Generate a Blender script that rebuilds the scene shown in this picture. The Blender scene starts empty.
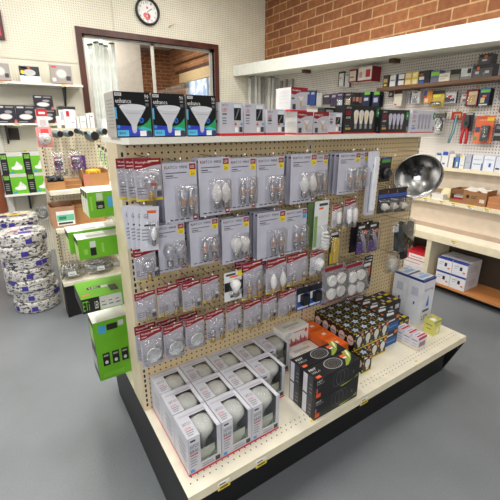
import bpy, math, random
from mathutils import Vector, Matrix
random.seed(7)
PI = math.pi
SC = bpy.context.scene
COL = SC.collection

# ------------------------------------------------------------------ materials
def lin(c):
    c = c / 255.0
    return c / 12.92 if c <= 0.04045 else ((c + 0.055) / 1.055) ** 2.4
def rgb(r, g, b): return (lin(r), lin(g), lin(b), 1)
_mats = {}
def C(r, g, b, rough=0.5, metal=0.0, mottle=0.06, scale=14.0, coat=0.0):
    """plain surface with a slight procedural mottle"""
    key = (r, g, b, rough, metal, mottle, scale, coat)
    if key in _mats: return _mats[key]
    m = bpy.data.materials.new('surface_%d_%d_%d' % (r, g, b)); m.use_nodes = True
    nt = m.node_tree; bs = nt.nodes['Principled BSDF']
    bs.inputs['Roughness'].default_value = rough
    bs.inputs['Metallic'].default_value = metal
    bs.inputs['Coat Weight'].default_value = coat
    tc = nt.nodes.new('ShaderNodeTexCoord'); nz = nt.nodes.new('ShaderNodeTexNoise')
    nz.inputs['Scale'].default_value = scale; nz.inputs['Detail'].default_value = 3
    nt.links.new(tc.outputs['Object'], nz.inputs['Vector'])
    rp = nt.nodes.new('ShaderNodeValToRGB')
    c = rgb(r, g, b)
    rp.color_ramp.elements[0].position = 0.3; rp.color_ramp.elements[1].position = 0.7
    rp.color_ramp.elements[0].color = tuple(v * (1 - mottle) for v in c[:3]) + (1,)
    rp.color_ramp.elements[1].color = tuple(min(1, v * (1 + mottle)) for v in c[:3]) + (1,)
    nt.links.new(nz.outputs['Fac'], rp.inputs['Fac'])
    nt.links.new(rp.outputs['Color'], bs.inputs['Base Color'])
    _mats[key] = m
    return m

def clear_mat(name, tint, face, rim, rough=0.08, crinkle=0.0):
    m = bpy.data.materials.new(name); m.use_nodes = True
    nt = m.node_tree; nt.nodes.clear()
    out = nt.nodes.new('ShaderNodeOutputMaterial'); mix = nt.nodes.new('ShaderNodeMixShader')
    tr = nt.nodes.new('ShaderNodeBsdfTransparent'); gl = nt.nodes.new('ShaderNodeBsdfGlossy')
    tr.inputs['Color'].default_value = (*tint, 1); gl.inputs['Roughness'].default_value = rough
    if crinkle:
        tc = nt.nodes.new('ShaderNodeTexCoord'); nz = nt.nodes.new('ShaderNodeTexNoise'); nz.inputs['Scale'].default_value = 55; nz.inputs['Detail'].default_value = 2
        bp = nt.nodes.new('ShaderNodeBump'); bp.inputs['Strength'].default_value = crinkle; bp.inputs['Distance'].default_value = .02
        nt.links.new(tc.outputs['Object'], nz.inputs['Vector']); nt.links.new(nz.outputs['Fac'], bp.inputs['Height']); nt.links.new(bp.outputs[0], gl.inputs['Normal'])
    lw = nt.nodes.new('ShaderNodeLayerWeight'); lw.inputs['Blend'].default_value = 0.35
    mr = nt.nodes.new('ShaderNodeMapRange'); mr.inputs['To Min'].default_value = face; mr.inputs['To Max'].default_value = rim
    nt.links.new(lw.outputs['Facing'], mr.inputs['Value']); nt.links.new(mr.outputs['Result'], mix.inputs['Fac'])
    nt.links.new(tr.outputs[0], mix.inputs[1]); nt.links.new(gl.outputs[0], mix.inputs[2]); nt.links.new(mix.outputs[0], out.inputs['Surface'])
    return m
CLEAR = clear_mat('clear_plastic', (0.97, 0.97, 0.98), 0.09, 0.55, 0.10, .7)
FILM = clear_mat('smooth_window_film', (0.94, 0.95, 0.96), 0.07, 0.4, 0.06)
GLASS = clear_mat('clear_bulb_glass', (0.95, 0.95, 0.96), 0.16, 0.95, 0.08)
BAG = clear_mat('crinkled_bag_plastic', (0.95, 0.95, 0.95), 0.13, 0.6, 0.2, 1.0)
PANE = clear_mat('window_glass', (0.97, 0.98, 0.98), 0.03, 0.5, 0.02)

def peg_mat(name, base, hole, axes, pitch=0.0254, rad=0.15, rough=0.55):
    """perforated board: a round dark hole every inch"""
    m = bpy.data.materials.new(name); m.use_nodes = True
    nt = m.node_tree; bs = nt.nodes['Principled BSDF']; bs.inputs['Roughness'].default_value = rough
    tc = nt.nodes.new('ShaderNodeTexCoord'); sp = nt.nodes.new('ShaderNodeSeparateXYZ')
    nt.links.new(tc.outputs['Object'], sp.inputs[0])
    def mth(op, a, b=None):
        n = nt.nodes.new('ShaderNodeMath'); n.operation = op
        for i, v in enumerate((a, b)):
            if v is None: continue
            if isinstance(v, (int, float)): n.inputs[i].default_value = v
            else: nt.links.new(v, n.inputs[i])
        return n.outputs[0]
    ds = []
    for a in axes:
        f = mth('FRACT', mth('DIVIDE', sp.outputs[a], pitch)); d = mth('SUBTRACT', f, 0.5); ds.append(mth('MULTIPLY', d, d))
    dist = mth('SQRT', mth('ADD', ds[0], ds[1]))
    msk = mth('LESS_THAN', dist, rad)
    nz = nt.nodes.new('ShaderNodeTexNoise'); nz.inputs['Scale'].default_value = 5
    nt.links.new(tc.outputs['Object'], nz.inputs['Vector'])
    r1 = nt.nodes.new('ShaderNodeValToRGB')
    r1.color_ramp.elements[0].position = .3; r1.color_ramp.elements[1].position = .7
    r1.color_ramp.elements[0].color = tuple(v * .95 for v in base[:3]) + (1,); r1.color_ramp.elements[1].color = tuple(min(1, v * 1.04) for v in base[:3]) + (1,)
    nt.links.new(nz.outputs['Fac'], r1.inputs['Fac'])
    mx = nt.nodes.new('ShaderNodeMix'); mx.data_type = 'RGBA'
    nt.links.new(msk, mx.inputs['Factor']); nt.links.new(r1.outputs['Color'], mx.inputs[6]); mx.inputs[7].default_value = hole
    nt.links.new(mx.outputs[2], bs.inputs['Base Color'])
    return m
PEG_TAN = peg_mat('tan_pegboard', rgb(220, 196, 152), rgb(48, 38, 28), ('X', 'Z'), rad=0.16)
PEG_CREAM = peg_mat('cream_pegboard', rgb(226, 216, 190), rgb(78, 66, 50), ('X', 'Z'), rad=0.15)
PEG_WALL_L = peg_mat('cream_wall_pegboard', rgb(218, 213, 195), rgb(92, 78, 60), ('X', 'Z'), rad=0.16)
PEG_WALL_R = peg_mat('white_wall_pegboard', rgb(226, 219, 211), rgb(62, 50, 44), ('Y', 'Z'), rad=0.19)

def brick_mat(name, axes, c1, c2, mortar, bw=0.30, bh=0.105):
    m = bpy.data.materials.new(name); m.use_nodes = True
    nt = m.node_tree; bs = nt.nodes['Principled BSDF']; bs.inputs['Roughness'].default_value = 0.85
    tc = nt.nodes.new('ShaderNodeTexCoord'); sp = nt.nodes.new('ShaderNodeSeparateXYZ'); cb = nt.nodes.new('ShaderNodeCombineXYZ')
    nt.links.new(tc.outputs['Object'], sp.inputs[0])
    nt.links.new(sp.outputs[axes[0]], cb.inputs[0]); nt.links.new(sp.outputs[axes[1]], cb.inputs[1])
    br = nt.nodes.new('ShaderNodeTexBrick'); br.inputs['Scale'].default_value = 1
    br.inputs['Brick Width'].default_value = bw; br.inputs['Row Height'].default_value = bh; br.inputs['Mortar Size'].default_value = 0.007
    br.inputs['Color1'].default_value = c1; br.inputs['Color2'].default_value = c2; br.inputs['Mortar'].default_value = mortar
    nt.links.new(cb.outputs[0], br.inputs['Vector'])
    nz = nt.nodes.new('ShaderNodeTexNoise'); nz.inputs['Scale'].default_value = 18; nz.inputs['Detail'].default_value = 6
    nt.links.new(tc.outputs['Object'], nz.inputs['Vector'])
    mx = nt.nodes.new('ShaderNodeMix'); mx.data_type = 'RGBA'; mx.blend_type = 'MULTIPLY'; mx.inputs['Factor'].default_value = 0.55
    nt.links.new(br.outputs['Color'], mx.inputs[6])
    rp = nt.nodes.new('ShaderNodeValToRGB'); rp.color_ramp.elements[0].position = .35; rp.color_ramp.elements[1].position = .7
    rp.color_ramp.elements[0].color = (.55, .5, .47, 1); rp.color_ramp.elements[1].color = (1.1, 1.1, 1.1, 1)
    nt.links.new(nz.outputs['Fac'], rp.inputs['Fac']); nt.links.new(rp.outputs['Color'], mx.inputs[7])
    nt.links.new(mx.outputs[2], bs.inputs['Base Color'])
    bp = nt.nodes.new('ShaderNodeBump'); bp.inputs['Strength'].default_value = .4; bp.inputs['Distance'].default_value = .01; bp.invert = True
    nt.links.new(br.outputs['Fac'], bp.inputs['Height']); nt.links.new(bp.outputs[0], bs.inputs['Normal'])
    return m
BRICK_R = brick_mat('orange_brown_brick', ('Y', 'Z'), rgb(158, 102, 62), rgb(132, 80, 48), rgb(190, 154, 112))
BRICK_B = brick_mat('far_brick', ('X', 'Z'), rgb(150, 92, 54), rgb(122, 72, 40), rgb(176, 138, 98), .26, .085)
BRICK_S = brick_mat('far_side_brick', ('Y', 'Z'), rgb(176, 120, 76), rgb(150, 96, 58), rgb(196, 150, 104), .26, .085)

def floor_mat():
    m = bpy.data.materials.new('grey_painted_floor'); m.use_nodes = True
    nt = m.node_tree; bs = nt.nodes['Principled BSDF']; bs.inputs['Roughness'].default_value = 0.42
    tc = nt.nodes.new('ShaderNodeTexCoord')
    n1 = nt.nodes.new('ShaderNodeTexNoise'); n1.inputs['Scale'].default_value = 1.3; n1.inputs['Detail'].default_value = 6
    n2 = nt.nodes.new('ShaderNodeTexNoise'); n2.inputs['Scale'].default_value = 140; n2.inputs['Detail'].default_value = 2
    for n in (n1, n2): nt.links.new(tc.outputs['Object'], n.inputs['Vector'])
    r1 = nt.nodes.new('ShaderNodeValToRGB'); r1.color_ramp.elements[0].position = .3; r1.color_ramp.elements[1].position = .72
    r1.color_ramp.elements[0].color = rgb(110, 114, 118); r1.color_ramp.elements[1].color = rgb(130, 134, 138)
    nt.links.new(n1.outputs['Fac'], r1.inputs['Fac'])
    r2 = nt.nodes.new('ShaderNodeValToRGB'); r2.color_ramp.elements[0].position = .38; r2.color_ramp.elements[1].position = .62
    r2.color_ramp.elements[0].color = (.93, .93, .93, 1); r2.color_ramp.elements[1].color = (1.04, 1.04, 1.04, 1)
    nt.links.new(n2.outputs['Fac'], r2.inputs['Fac'])
    mx = nt.nodes.new('ShaderNodeMix'); mx.data_type = 'RGBA'; mx.blend_type = 'MULTIPLY'; mx.inputs['Factor'].default_value = 1
    nt.links.new(r1.outputs['Color'], mx.inputs[6]); nt.links.new(r2.outputs['Color'], mx.inputs[7])
    nt.links.new(mx.outputs[2], bs.inputs['Base Color'])
    return m
def wrap_mat():
    m = bpy.data.materials.new('printed_shrink_wrap'); m.use_nodes = True
    nt = m.node_tree; bs = nt.nodes['Principled BSDF']; bs.inputs['Roughness'].default_value = .3
    tc = nt.nodes.new('ShaderNodeTexCoord'); mp = nt.nodes.new('ShaderNodeMapping'); mp.inputs['Scale'].default_value = (1, 1, 1.9)
    oi = nt.nodes.new('ShaderNodeObjectInfo'); ad = nt.nodes.new('ShaderNodeVectorMath'); ad.operation = 'ADD'
    nt.links.new(tc.outputs['Object'], mp.inputs[0]); nt.links.new(mp.outputs[0], ad.inputs[0])
    ml = nt.nodes.new('ShaderNodeMath'); ml.operation = 'MULTIPLY'; ml.inputs[1].default_value = 37.0; nt.links.new(oi.outputs['Random'], ml.inputs[0]); nt.links.new(ml.outputs[0], ad.inputs[1])
    prev = None
    for sc, dt, lo, c in ((8, 2, .66, (62, 54, 140)), (30, 5, .565, (52, 52, 58)), (62, 3, .60, (96, 94, 100))):
        nz = nt.nodes.new('ShaderNodeTexNoise'); nz.inputs['Scale'].default_value = sc; nz.inputs['Detail'].default_value = dt; nt.links.new(ad.outputs[0], nz.inputs['Vector'])
        gt = nt.nodes.new('ShaderNodeMath'); gt.operation = 'GREATER_THAN'; gt.inputs[1].default_value = lo; nt.links.new(nz.outputs['Fac'], gt.inputs[0])
        mx = nt.nodes.new('ShaderNodeMix'); mx.data_type = 'RGBA'; nt.links.new(gt.outputs[0], mx.inputs['Factor']); mx.inputs[7].default_value = rgb(*c)
        if prev is None: mx.inputs[6].default_value = rgb(212, 208, 202)
        else: nt.links.new(prev, mx.inputs[6])
        prev = mx.outputs[2]
    nt.links.new(prev, bs.inputs['Base Color'])
    bp = nt.nodes.new('ShaderNodeBump'); bp.inputs['Strength'].default_value = .5; bp.inputs['Distance'].default_value = .03
    n3 = nt.nodes.new('ShaderNodeTexNoise'); n3.inputs['Scale'].default_value = 14; nt.links.new(tc.outputs['Object'], n3.inputs['Vector']); nt.links.new(n3.outputs['Fac'], bp.inputs['Height']); nt.links.new(bp.outputs[0], bs.inputs['Normal'])
    return m
WRAP = wrap_mat()
def wood_mat(name, c1, c2, scale, axis, rough=.5):
    m = bpy.data.materials.new(name); m.use_nodes = True
    nt = m.node_tree; bs = nt.nodes['Principled BSDF']; bs.inputs['Roughness'].default_value = rough
    tc = nt.nodes.new('ShaderNodeTexCoord'); mp = nt.nodes.new('ShaderNodeMapping')
    s = [scale * 8] * 3; s[axis] = scale; mp.inputs['Scale'].default_value = s
    nz = nt.nodes.new('ShaderNodeTexNoise'); nz.inputs['Scale'].default_value = 1; nz.inputs['Detail'].default_value = 5
    nt.links.new(tc.outputs['Object'], mp.inputs[0]); nt.links.new(mp.outputs[0], nz.inputs['Vector'])
    rp = nt.nodes.new('ShaderNodeValToRGB'); rp.color_ramp.elements[0].position = .3; rp.color_ramp.elements[1].position = .7
    rp.color_ramp.elements[0].color = c1; rp.color_ramp.elements[1].color = c2
    nt.links.new(nz.outputs['Fac'], rp.inputs['Fac']); nt.links.new(rp.outputs['Color'], bs.inputs['Base Color'])
    return m
def emit_mat(name, col, s):
    m = bpy.data.materials.new(name); m.use_nodes = True
    bs = m.node_tree.nodes['Principled BSDF']; bs.inputs['Base Color'].default_value = (0, 0, 0, 1)
    nt = m.node_tree; tc = nt.nodes.new('ShaderNodeTexCoord'); nz = nt.nodes.new('ShaderNodeTexNoise'); nz.inputs['Scale'].default_value = 6; nz.inputs['Detail'].default_value = 8
    rp = nt.nodes.new('ShaderNodeValToRGB'); rp.color_ramp.elements[0].position = .42; rp.color_ramp.elements[1].position = .58
    rp.color_ramp.elements[0].color = col[0]; rp.color_ramp.elements[1].color = col[1]
    nt.links.new(tc.outputs['Object'], nz.inputs['Vector']); nt.links.new(nz.outputs['Fac'], rp.inputs['Fac']); nt.links.new(rp.outputs['Color'], bs.inputs['Emission Color'])
    bs.inputs['Emission Strength'].default_value = s
    return m

WHITE = C(240, 239, 235); PAPER = C(228, 227, 224); BLACK = C(22, 22, 24, .45); INK = C(60, 58, 62); RED = C(196, 30, 44, .45)
DRED = C(140, 16, 28, .4); YEL = C(232, 206, 40); GOLD = C(206, 168, 92, .3, .8); CHROME = C(200, 200, 200, .2, 1.0); BLUE = C(40, 92, 176)
CREAM = C(226, 215, 186, .45); CREAM_W = C(236, 229, 208, .45); SHELFTOP = C(232, 228, 214, .4)
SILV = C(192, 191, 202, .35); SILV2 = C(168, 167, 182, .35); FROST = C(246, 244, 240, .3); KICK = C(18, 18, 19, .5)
GREEN = C(108, 182, 36, .4); CARD = C(176, 128, 80, .8); CARD2 = C(150, 104, 64, .8); ORANGE = C(232, 98, 24, .45); GREY = C(128, 128, 132)
CYAN = C(84, 180, 224); PURPLE = C(92, 46, 140); NAVY = C(28, 36, 84); STEEL = C(150, 150, 150, .3, .9); FIL = C(240, 176, 120, .4)

def milky(name, col, see):
    m = bpy.data.materials.new(name); m.use_nodes = True
    nt = m.node_tree; bs = nt.nodes['Principled BSDF']; bs.inputs['Base Color'].default_value = col; bs.inputs['Roughness'].default_value = .2
    tr = nt.nodes.new('ShaderNodeBsdfTransparent'); mx = nt.nodes.new('ShaderNodeMixShader'); lw = nt.nodes.new('ShaderNodeLayerWeight'); lw.inputs['Blend'].default_value = .4
    mr = nt.nodes.new('ShaderNodeMapRange'); mr.inputs['To Min'].default_value = 1 - see; mr.inputs['To Max'].default_value = .95
    nt.links.new(lw.outputs['Facing'], mr.inputs['Value']); nt.links.new(mr.outputs[0], mx.inputs[0])
    nt.links.new(tr.outputs[0], mx.inputs[1]); nt.links.new(bs.outputs[0], mx.inputs[2]); nt.links.new(mx.outputs[0], nt.nodes['Material Output'].inputs['Surface'])
    return m
MILKY = milky('milky_bulb_glass', rgb(240, 236, 230), .45)
BASE = C(172, 170, 168, .25, .9)

# ------------------------------------------------------------------ mesh builder
_txt = {}
def text_mesh(s):
    if s in _txt: return _txt[s]
    cu = bpy.data.curves.new('lettering', 'FONT'); cu.body = s; cu.resolution_u = 1; cu.size = 1
    o = bpy.data.objects.new('lettering', cu); COL.objects.link(o)
    dg = bpy.context.evaluated_depsgraph_get(); e = o.evaluated_get(dg); me = e.to_mesh()
    vs = [v.co.copy() for v in me.vertices]; fs = [tuple(p.vertices) for p in me.polygons]
    e.to_mesh_clear(); bpy.data.objects.remove(o); bpy.data.curves.remove(cu)
    x0 = min(v.x for v in vs); x1 = max(v.x for v in vs); y0 = min(v.y for v in vs); y1 = max(v.y for v in vs)
    vs = [((v.x - x0) / (x1 - x0), (v.y - y0) / (y1 - y0)) for v in vs]
    _txt[s] = (vs, fs); return _txt[s]

class MB:
    def __init__(s): s.v = []; s.f = []; s.m = []; s.sm = []; s.mats = []
    def mi(s, m):
        if m not in s.mats: s.mats.append(m)
        return s.mats.index(m)
    def add(s, vs, fs, m, smooth=False):
        b = len(s.v); s.v += [tuple(v) for v in vs]; k = s.mi(m)
        for f in fs: s.f.append(tuple(i + b for i in f)); s.m.append(k); s.sm.append(smooth)
    def box(s, x0, x1, y0, y1, z0, z1, m, **faces):
        """faces: front back left right top bottom -> own material"""
        vs = [(x0, y0, z0), (x1, y0, z0), (x1, y1, z0), (x0, y1, z0), (x0, y0, z1), (x1, y0, z1), (x1, y1, z1), (x0, y1, z1)]
        F = dict(front=(0, 1, 5, 4), right=(1, 2, 6, 5), back=(2, 3, 7, 6), left=(3, 0, 4, 7), top=(4, 5, 6, 7), bottom=(3, 2, 1, 0))
        b = len(s.v); s.v += vs
        for n, f in F.items():
            s.f.append(tuple(i + b for i in f)); s.m.append(s.mi(faces.get(n, m))); s.sm.append(False)
        return s
    def rect(s, x0, x1, z0, z1, m, y=-0.0006):                      # print on a front (-Y) face
        s.add([(x0, y, z0), (x1, y, z0), (x1, y, z1), (x0, y, z1)], [(0, 1, 2, 3)], m); return s
    def lrect(s, y0, y1, z0, z1, m, x):                             # print on a left (-X) face
        s.add([(x, y1, z0), (x, y0, z0), (x, y0, z1), (x, y1, z1)], [(0, 1, 2, 3)], m); return s
    def trect(s, x0, x1, y0, y1, m, z):                             # print on a top face
        s.add([(x0, y0, z), (x1, y0, z), (x1, y1, z), (x0, y1, z)], [(0, 1, 2, 3)], m); return s
    def poly(s, pts, m, y=-0.0006):
        s.add([(x, y, z) for x, z in pts], [tuple(range(len(pts)))], m); return s
    def disc(s, cx, cz, rx, rz, m, y=-0.0008, n=16):
        return s.poly([(cx + rx * math.cos(2 * PI * i / n), cz + rz * math.sin(2 * PI * i / n)) for i in range(n)], m, y)
    def text(s, t, x0, x1, z0, z1, m, y=-0.0010):
        vs, fs = text_mesh(t)
        s.add([(x0 + a * (x1 - x0), y, z0 + b * (z1 - z0)) for a, b in vs], fs, m); return s
    def ltext(s, t, y0, y1, z0, z1, m, x):
        vs, fs = text_mesh(t)
        s.add([(x, y1 - a * (y1 - y0), z0 + b * (z1 - z0)) for a, b in vs], fs, m); return s
    def ttext(s, t, x0, x1, y0, y1, m, z):
        vs, fs = text_mesh(t)
        s.add([(x0 + a * (x1 - x0), y0 + b * (y1 - y0), z) for a, b in vs], fs, m); return s
    def lathe(s, prof, m, n=14, c=(0, 0, 0), smooth=True, mat=None):
        vs = []; fs = []
        for r, z in prof:
            for i in range(n):
                a = 2 * PI * i / n; vs.append(Vector((r * math.cos(a), r * math.sin(a), z)))
        for k in range(len(prof) - 1):
            for i in range(n):
                j = (i + 1) % n; fs.append((k * n + i, k * n + j, (k + 1) * n + j, (k + 1) * n + i))
        if prof[0][0] > 1e-5: fs.append(tuple(reversed(range(n))))
        if prof[-1][0] > 1e-5: fs.append(tuple((len(prof) - 1) * n + i for i in range(n)))
        if mat is not None: vs = [mat @ v for v in vs]
        s.add([(v.x + c[0], v.y + c[1], v.z + c[2]) for v in vs], fs, m, smooth); return s
    def shell(s, prof, m, n=28, mat=None):                           # open lathe, no caps
        vs = []; fs = []
        for r, z in prof:
            for i in range(n):
                a = 2 * PI * i / n; vs.append(Vector((r * math.cos(a), r * math.sin(a), z)))
        for k in range(len(prof) - 1):
            for i in range(n):
                j = (i + 1) % n; fs.append((k * n + i, k * n + j, (k + 1) * n + j, (k + 1) * n + i))
        if mat is not None: vs = [mat @ v for v in vs]
        s.add(vs, fs, m, True); return s
    def tube(s, pts, r, m, n=6):
        pts = [Vector(p) for p in pts]; vs = []; fs = []
        for i, p in enumerate(pts):
            d = (pts[min(i + 1, len(pts) - 1)] - pts[max(i - 1, 0)]).normalized()
            up = Vector((0, 0, 1)) if abs(d.z) < .9 else Vector((1, 0, 0))
            a = d.cross(up).normalized(); b = d.cross(a).normalized()
            for k in range(n):
                t = 2 * PI * k / n; vs.append(p + a * r * math.cos(t) + b * r * math.sin(t))
        for i in range(len(pts) - 1):
            for k in range(n):
                j = (k + 1) % n; fs.append((i * n + k, i * n + j, (i + 1) * n + j, (i + 1) * n + k))
        fs.append(tuple(reversed(range(n)))); fs.append(tuple((len(pts) - 1) * n + k for k in range(n)))
        s.add(vs, fs, m, True); return s
    def prism(s, pts, y0, y1, m):                                     # outline in x,z extruded along y
        n = len(pts); vs = [(x, y0, z) for x, z in pts] + [(x, y1, z) for x, z in pts]
        fs = [tuple(range(n)), tuple(reversed(range(n, 2 * n)))] + [((i + 1) % n, i, n + i, n + (i + 1) % n) for i in range(n)]
        s.add(vs, fs, m); return s
    def dome(s, x0, x1, z0, z1, d, m, ins=.18, y=0.0):                # vacuum-formed blister bulging to -Y
        w = x1 - x0; h = z1 - z0; k = min(w, h) * ins
        def ring(i, yy): 
            c = i * 1.0
            return [(x0 + c, yy, z0 + c * 2), (x0 + c * 2, yy, z0 + c), (x1 - c * 2, yy, z0 + c), (x1 - c, yy, z0 + c * 2), (x1 - c, yy, z1 - c * 2), (x1 - c * 2, yy, z1 - c), (x0 + c * 2, yy, z1 - c), (x0 + c, yy, z1 - c * 2)]
        R = [ring(0.001, y), ring(k * .25, y - d * .75), ring(k * .8, y - d)]
        vs = [p for r in R for p in r]; fs = []
        for a in range(2):
            for i in range(8):
                j = (i + 1) % 8; fs.append((a * 8 + i, a * 8 + j, a * 8 + 8 + j, a * 8 + 8 + i))
        fs.append(tuple(range(16, 24)))
        s.add(vs, fs, m, True); return s
    def sphere(s, c, r, m, n=12, k=8, sx=1, sy=1, sz=1):
        prof = [(max(1e-6, math.sin(PI * i / k)) * r, -math.cos(PI * i / k) * r) for i in range(k + 1)]
        return s.lathe(prof, m, n, c, True, Matrix.Diagonal((sx, sy, sz)).to_3x3())
    def mesh(s, name):
        me = bpy.data.meshes.new(name); me.from_pydata(s.v, [], s.f)
        for m in s.mats: me.materials.append(m)
        me.polygons.foreach_set('material_index', s.m); me.polygons.foreach_set('use_smooth', s.sm); me.update()
        return me
    def build(s, name, parent=None, loc=None, rz=None):
        o = bpy.data.objects.new(name, s.mesh(name)); COL.objects.link(o)
        if parent is not None: o.parent = parent
        if loc is not None: o.location = loc
        if rz is not None: o.rotation_euler = (0, 0, rz)
        return o

def tag(o, label, cat, group=None):
    o['label'] = label; o['category'] = cat
    if group: o['group'] = group
    return o
def thing(name, label, cat, loc=(0, 0, 0), rz=0, group=None):
    o = bpy.data.objects.new(name, None); COL.objects.link(o); o.empty_display_size = .05
    o.location = loc; o.rotation_euler = (0, 0, rz); return tag(o, label, cat, group)
def kids(o): return [c for c in COL.objects if c.parent == o]
_kids = {}
def copy_thing(o, label, loc, rz=None, group=None):
    """copy a thing, its parts and their sub-parts"""
    r = o.copy(); COL.objects.link(r); r.location = loc; r['label'] = label
    if rz is not None: r.rotation_euler = (0, 0, rz)
    if group: r['group'] = group
    if o.name not in _kids: _kids[o.name] = [(c, kids(c)) for c in kids(o)]
    for c, gs in _kids[o.name]:
        d = c.copy(); COL.objects.link(d); d.parent = r
        for g in gs:
            e = g.copy(); COL.objects.link(e); e.parent = d
    return r
def struct(mb, name):
    o = mb.build(name); o['kind'] = 'structure'; return o
RWALL = -PI / 2          # things facing the camera from the right wall
ORD = ['first', 'second', 'third', 'fourth', 'fifth', 'sixth', 'seventh', 'eighth', 'ninth', 'tenth', 'eleventh', 'twelfth']
# ================================================================== THE ROOM
XW, YW, ZC = 3.55, 5.0, 3.35
b = MB(); b.box(-3, 4.2, -3, 10, -.1, 0, floor_mat()); struct(b, 'floor')
b = MB(); b.box(-3, 4.2, -3, 10, ZC, ZC + .1, C(235, 233, 226, .8)); struct(b, 'ceiling')
# left wall (runs along X at y = 5) around the inner window
WX0, WX1, WZ0, WZ1 = .945, 2.68, .95, 2.535
b = MB()
b.box(-3, WX0, YW, YW + .14, 0, ZC, PEG_WALL_L); b.box(WX1, 3.75, YW, YW + .14, 0, ZC, PEG_WALL_L)
b.box(WX0, WX1, YW, YW + .14, 0, WZ0, PEG_WALL_L); b.box(WX0, WX1, YW, YW + .14, WZ1, ZC, PEG_WALL_L)
struct(b, 'wall_left')
b = MB(); b.box(-3, WX0 - .06, YW - .004, YW, 2.205, 2.211, C(176, 166, 146)); b.box(1.32, 1.325, YW - .004, YW, 2.61, ZC, C(176, 166, 146)); struct(b, 'trim_1')
# right wall: white pegboard below, brick above
b = MB(); b.box(XW, XW + .14, -3, YW, 0, 2.3, PEG_WALL_R); struct(b, 'wall_right')
b = MB(); b.box(XW + .02, XW + .14, -3, YW, 2.3, ZC, BRICK_R); struct(b, 'wall_right_brick')
# room seen through the inner window
b = MB(); b.box(WX0 - 3, 2.05, 6.3, 6.4, 0, 3.0, C(206, 196, 184, .8)); struct(b, 'wall_back_room')
BY0, BY1, BZ0, BZ1, BX = 6.9, 8.95, 1.5, 2.75, 3.9
b = MB(); b.box(2.05, BX + .2, 9.7, 9.85, 0, ZC, BRICK_B); struct(b, 'wall_back_brick')
b = MB(); b.box(BX, BX + .15, 5.15, BY0, 0, ZC, BRICK_S); b.box(BX, BX + .15, BY1, 9.7, 0, ZC, BRICK_S); b.box(BX, BX + .15, BY0, BY1, 0, BZ0, BRICK_S); b.box(BX, BX + .15, BY0, BY1, BZ1, ZC, BRICK_S); struct(b, 'wall_side_brick')
b = MB(); b.box(BX + .16, BX + .17, BY0 - .3, BY1 + .3, BZ0 - .3, BZ1, emit_mat('bright_sky_through_trees', (rgb(176, 206, 240), rgb(255, 255, 255)), 1.15)); o = b.build('window_2'); o['kind'] = 'structure'
f = MB(); T = C(200, 206, 216)
for y in (BY0, 7.75, BY1 - .2): f.box(BX + .08, BX + .12, y, y + .04, BZ0, BZ1, T)
f.box(BX + .08, BX + .12, BY1 - .16, BY1, BZ0, BZ1, C(206, 206, 206)); f.build('window_frame', o)
b = MB(); b.box(BX - .03, BX - .02, BY0, BY1 + .1, 2.52, 2.73, C(214, 186, 138, .8)); b.tube([(BX - .025, BY0, 2.515), (BX - .025, BY1 + .1, 2.515)], .014, C(190, 160, 116))
tag(b.build('roller_shade'), 'beige roller shade half lowered over the far window behind the glass', 'window shade')
DB = wood_mat('dark_beam', rgb(62, 36, 22), rgb(84, 50, 32), 1.5, 1)
b = MB(); b.box(BX - .05, BX, 5.3, BY1 + .3, 2.755, 2.80, DB); b.box(BX - .04, BX, 5.3, BY1 + .4, 2.96, 2.985, DB); struct(b, 'trim_2')
# inner window: dark stained frame, aluminium sliding sashes, two panes
FR = wood_mat('dark_stained_frame', rgb(56, 26, 20), rgb(84, 42, 32), 2, 2, .35)
w = bpy.data.objects.new('window_1', None); COL.objects.link(w); w['kind'] = 'structure'
b = MB(); t = .065
b.box(WX0 - t, WX0, YW - .03, YW + .05, WZ0, WZ1 + t, FR); b.box(WX1, WX1 + t, YW - .03, YW + .05, WZ0, WZ1 + t, FR)
b.box(WX0, WX1, YW - .03, YW + .05, WZ1, WZ1 + t, FR); b.box(WX0 - t, WX1 + t, YW - .04, YW + .05, WZ0 - t, WZ0, FR)
b.build('window_frame', w)
AL = C(206, 204, 196, .35, .4); b = MB()
for x in (WX0, 1.79, WX1 - .035): b.box(x, x + .035, YW + .055, YW + .085, WZ0, WZ1, AL)
b.box(WX0, WX1, YW + .055, YW + .085, WZ1 - .03, WZ1, AL); b.box(WX0, WX1, YW + .055, YW + .085, WZ0, WZ0 + .03, AL)
b.build('sash', w)
for x0, x1 in ((WX0 + .035, 1.79), (1.825, WX1 - .035)):
    b = MB(); b.box(x0, x1, YW + .066, YW + .071, WZ0 + .03, WZ1 - .03, PANE); b.build('pane', w)

# valance along the right wall
b = MB(); VW = C(224, 226, 217, .45)
def slab(b, x0, x1, ya, za0, za1, yb, zb0, zb1, m):
    vs = [(x0, ya, za0), (x1, ya, za0), (x1, ya, za1), (x0, ya, za1), (x0, yb, zb0), (x1, yb, zb0), (x1, yb, zb1), (x0, yb, zb1)]
    b.add(vs, [(0, 1, 2, 3), (7, 6, 5, 4), (0, 4, 5, 1), (1, 5, 6, 2), (2, 6, 7, 3), (3, 7, 4, 0)], m)
slab(b, 2.998, 3.02, -2.5, 1.93, 2.08, 4.99, 2.21, 2.35, VW); slab(b, 3.02, 3.545, -2.5, 1.955, 1.98, 4.99, 2.235, 2.26, VW); slab(b, 3.02, 3.545, -2.5, 2.055, 2.078, 4.99, 2.325, 2.348, VW)
struct(b, 'trim_valance')
BR = wood_mat('brown_shelf_wood', rgb(92, 62, 44), rgb(122, 88, 66), 2, 1, .5)
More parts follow.
